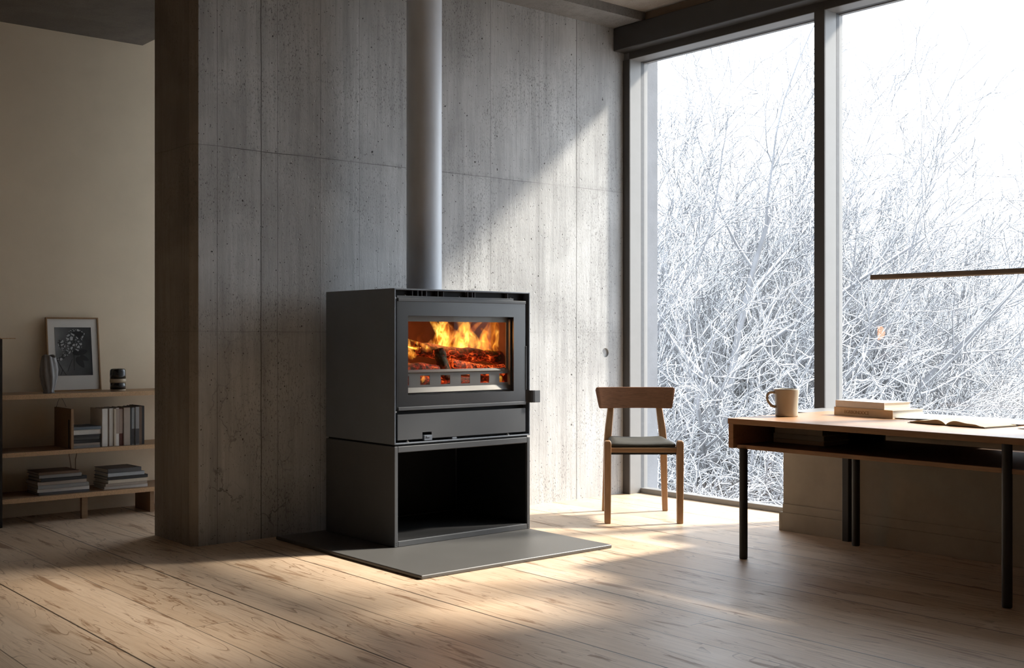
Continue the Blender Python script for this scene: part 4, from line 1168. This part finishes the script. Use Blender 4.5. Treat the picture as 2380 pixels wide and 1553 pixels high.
def tree_spec(lean, levels=5, rmin=0.0038):
    return {'levels': levels, 'rmin': rmin, 'lean': Vector(lean),
            0: dict(seg=8, wob=0.07, up=0.03, lean=0.06, **{'from': 0.18}),
            1: dict(num=12, seg=8, wob=0.09, up=0.09, lean=0.04, len=0.72, rad=0.55, ang=(25, 60), **{'from': 0.12}),
            2: dict(num=7, seg=8, wob=0.09, up=0.09, lean=0.04, len=0.55, rad=0.6, ang=(22, 55), **{'from': 0.10}),
            3: dict(num=7, seg=7, wob=0.11, up=0.08, lean=0.03, len=0.60, rad=0.65, ang=(20, 55), **{'from': 0.05}),
            4: dict(num=5, seg=5, wob=0.14, up=0.07, len=0.55, rad=0.8, ang=(20, 60), **{'from': 0.05})}


def shrub(seed, n_stems=9, h=3.0):
    g = TreeGen(seed); r = g.r
    sp_ = {'levels': 4, 'rmin': 0.0042, 'lean': Vector((0, 0, 0)),
           0: dict(seg=7, wob=0.14, up=0.04, **{'from': 0.1}),
           1: dict(num=9, seg=7, wob=0.15, up=0.04, len=0.55, rad=0.6, ang=(25, 70), **{'from': 0.05}),
           2: dict(num=8, seg=6, wob=0.18, up=0.03, len=0.55, rad=0.7, ang=(25, 75), **{'from': 0.05}),
           3: dict(num=5, seg=5, wob=0.20, up=0.02, len=0.6, rad=0.8, ang=(25, 80), **{'from': 0.0})}
    for i in range(n_stems):
        a = 2 * math.pi * i / n_stems + r.uniform(-.3, .3)
        g.branch(Vector((0.12 * math.cos(a), 0.12 * math.sin(a), 0)), Vector((math.cos(a) * 0.55, math.sin(a) * 0.55, 1)), h * r.uniform(0.75, 1.1), 0.03, 0, sp_)
    return g


def copy_tree(o):
    c = o.copy(); COL.objects.link(c)
    for chd in list(o.children):
        k = chd.copy(); COL.objects.link(k); k.parent = c
    return c


gA = TreeGen(11); spA = tree_spec(RGT * 1.0)
for k_, (dx, le, tilt, rr_) in enumerate(((0.0, 5.0, 0.10, 0.085), (0.18, 4.7, 0.34, 0.07), (-0.2, 4.4, -0.12, 0.06), (0.3, 4.2, 0.62, 0.06))):
    gA.branch(RGT * dx + FWD * (0.1 * (k_ - 1)), RGT * tilt + FWD * (0.12 * (k_ % 2) - 0.05) + Vector((0, 0, 1)), le, rr_, 0, spA)
treeA = gA.finish('tree', 'tall bare snowy tree behind the left side of the left window pane', 'tree', 'snowy trees outside')
gB = TreeGen(23); spB = tree_spec(RGT * 0.5)
for k_, (dx, le, tilt, rr_) in enumerate(((0.0, 4.3, -0.22, 0.075), (0.12, 4.4, 0.30, 0.07), (0.05, 3.9, 0.02, 0.055))):
    gB.branch(RGT * dx + FWD * (0.1 * (k_ - 1)), RGT * tilt + FWD * 0.1 * (k_ - 1) + Vector((0, 0, 1)), le, rr_, 0, spB)
treeB = gB.finish('tree', 'bare snowy tree with forked trunk in the middle of the left window pane', 'tree', 'snowy trees outside')
sh_root = shrub(5).finish('snowy_shrub', 'snowy leafless shrub', 'shrub', 'snowy shrubs outside')
sh_root2 = shrub(9, 11, 2.8).finish('snowy_shrub', 'snowy leafless shrub', 'shrub', 'snowy shrubs outside')

TREES = [  # px, distance, scale, spin, source, label
    (1560, 13.0, 1.12, 0, 0, None), (1770, 14.5, 0.98, 0, 1, None),
    (1655, 17.0, 1.02, 20, 0, 'bare snowy tree standing between and behind the two nearest ones in the left pane'),
    (1850, 16.0, 0.80, 15, 0, 'bare snowy tree right behind the dark window post'),
    (1985, 16.0, 0.90, 0, 1, 'bare snowy tree at the left side of the right window pane'),
    (1470, 15.0, 1.0, 35, 1, 'bare snowy tree half hidden by the concrete wall edge'),
    (2180, 21.0, 0.70, 60, 1, 'low snowy tree below the left end of the lamp bar'),
    (2320, 24.0, 0.72, 140, 0, 'low snowy tree below the lamp bar at the right of the picture'),
    (2440, 22.0, 0.64, 220, 1, 'low snowy tree at the right edge of the window view')]
for px, d, sc_, spin, src, lab in TREES:
    base_t = (treeA, treeB)[src]
    o = base_t if lab is None else copy_tree(base_t)
    p_ = at(px, d); o.location = (p_.x, p_.y, GZ); o.rotation_euler = (0, 0, R(spin)); o.scale = (sc_,) * 3
    if lab: o['label'] = lab
rs = random.Random(77)
SHRUBS = []
for ri, (row_d, pxs, hs) in enumerate(((12.3, (1575, 1660, 1740, 1825, 1905), 1.12), (14.5, (1590, 1700, 1790, 1870, 2010, 2120), 1.15), (17.0, (1560, 1650, 1745, 1850, 1960, 2060, 2170, 2280, 2390), 1.18), (20.5, (1610, 1710, 1820, 1930, 2040, 2150, 2260, 2370), 1.30), (25.0, (1570, 1680, 1800, 1920, 2030, 2140, 2250, 2360), 1.45))):
    for px in pxs: SHRUBS.append((px + rs.uniform(-12, 12), row_d + rs.uniform(-0.5, 0.5), hs * rs.uniform(0.9, 1.1), rs.uniform(0, 360), ri))
ROWN = ('nearest', 'second', 'middle', 'fourth', 'farthest')
SPOT = ((1610, 'at the left edge of the left pane'), (1675, 'just right of the chair back'), (1755, 'over the left corner of the desk'), (1838, 'straight behind the mug'), (1912, 'behind the dark window post'),
        (1985, 'just right of the window post'), (2078, 'above the two stacked books'), (2165, 'left of the open book'), (2215, 'above the open book'), (2305, 'right of the open book'), (9999, 'at the right edge of the picture'))
cnt = 0; first = [True, True]
for i, (px, d, sc_, spin, ri) in enumerate(SHRUBS):
    src = i % 2; base_t = (sh_root, sh_root2)[src]
    o = base_t if first[src] else copy_tree(base_t); first[src] = False
    p_ = at(px, d); o.location = (p_.x, p_.y, GZ); o.rotation_euler = (0, 0, R(spin)); o.scale = (sc_,) * 3
    o['label'] = 'snowy shrub outside, %s row, %s' % (ROWN[ri], next(w for lim, w in SPOT if px < lim))
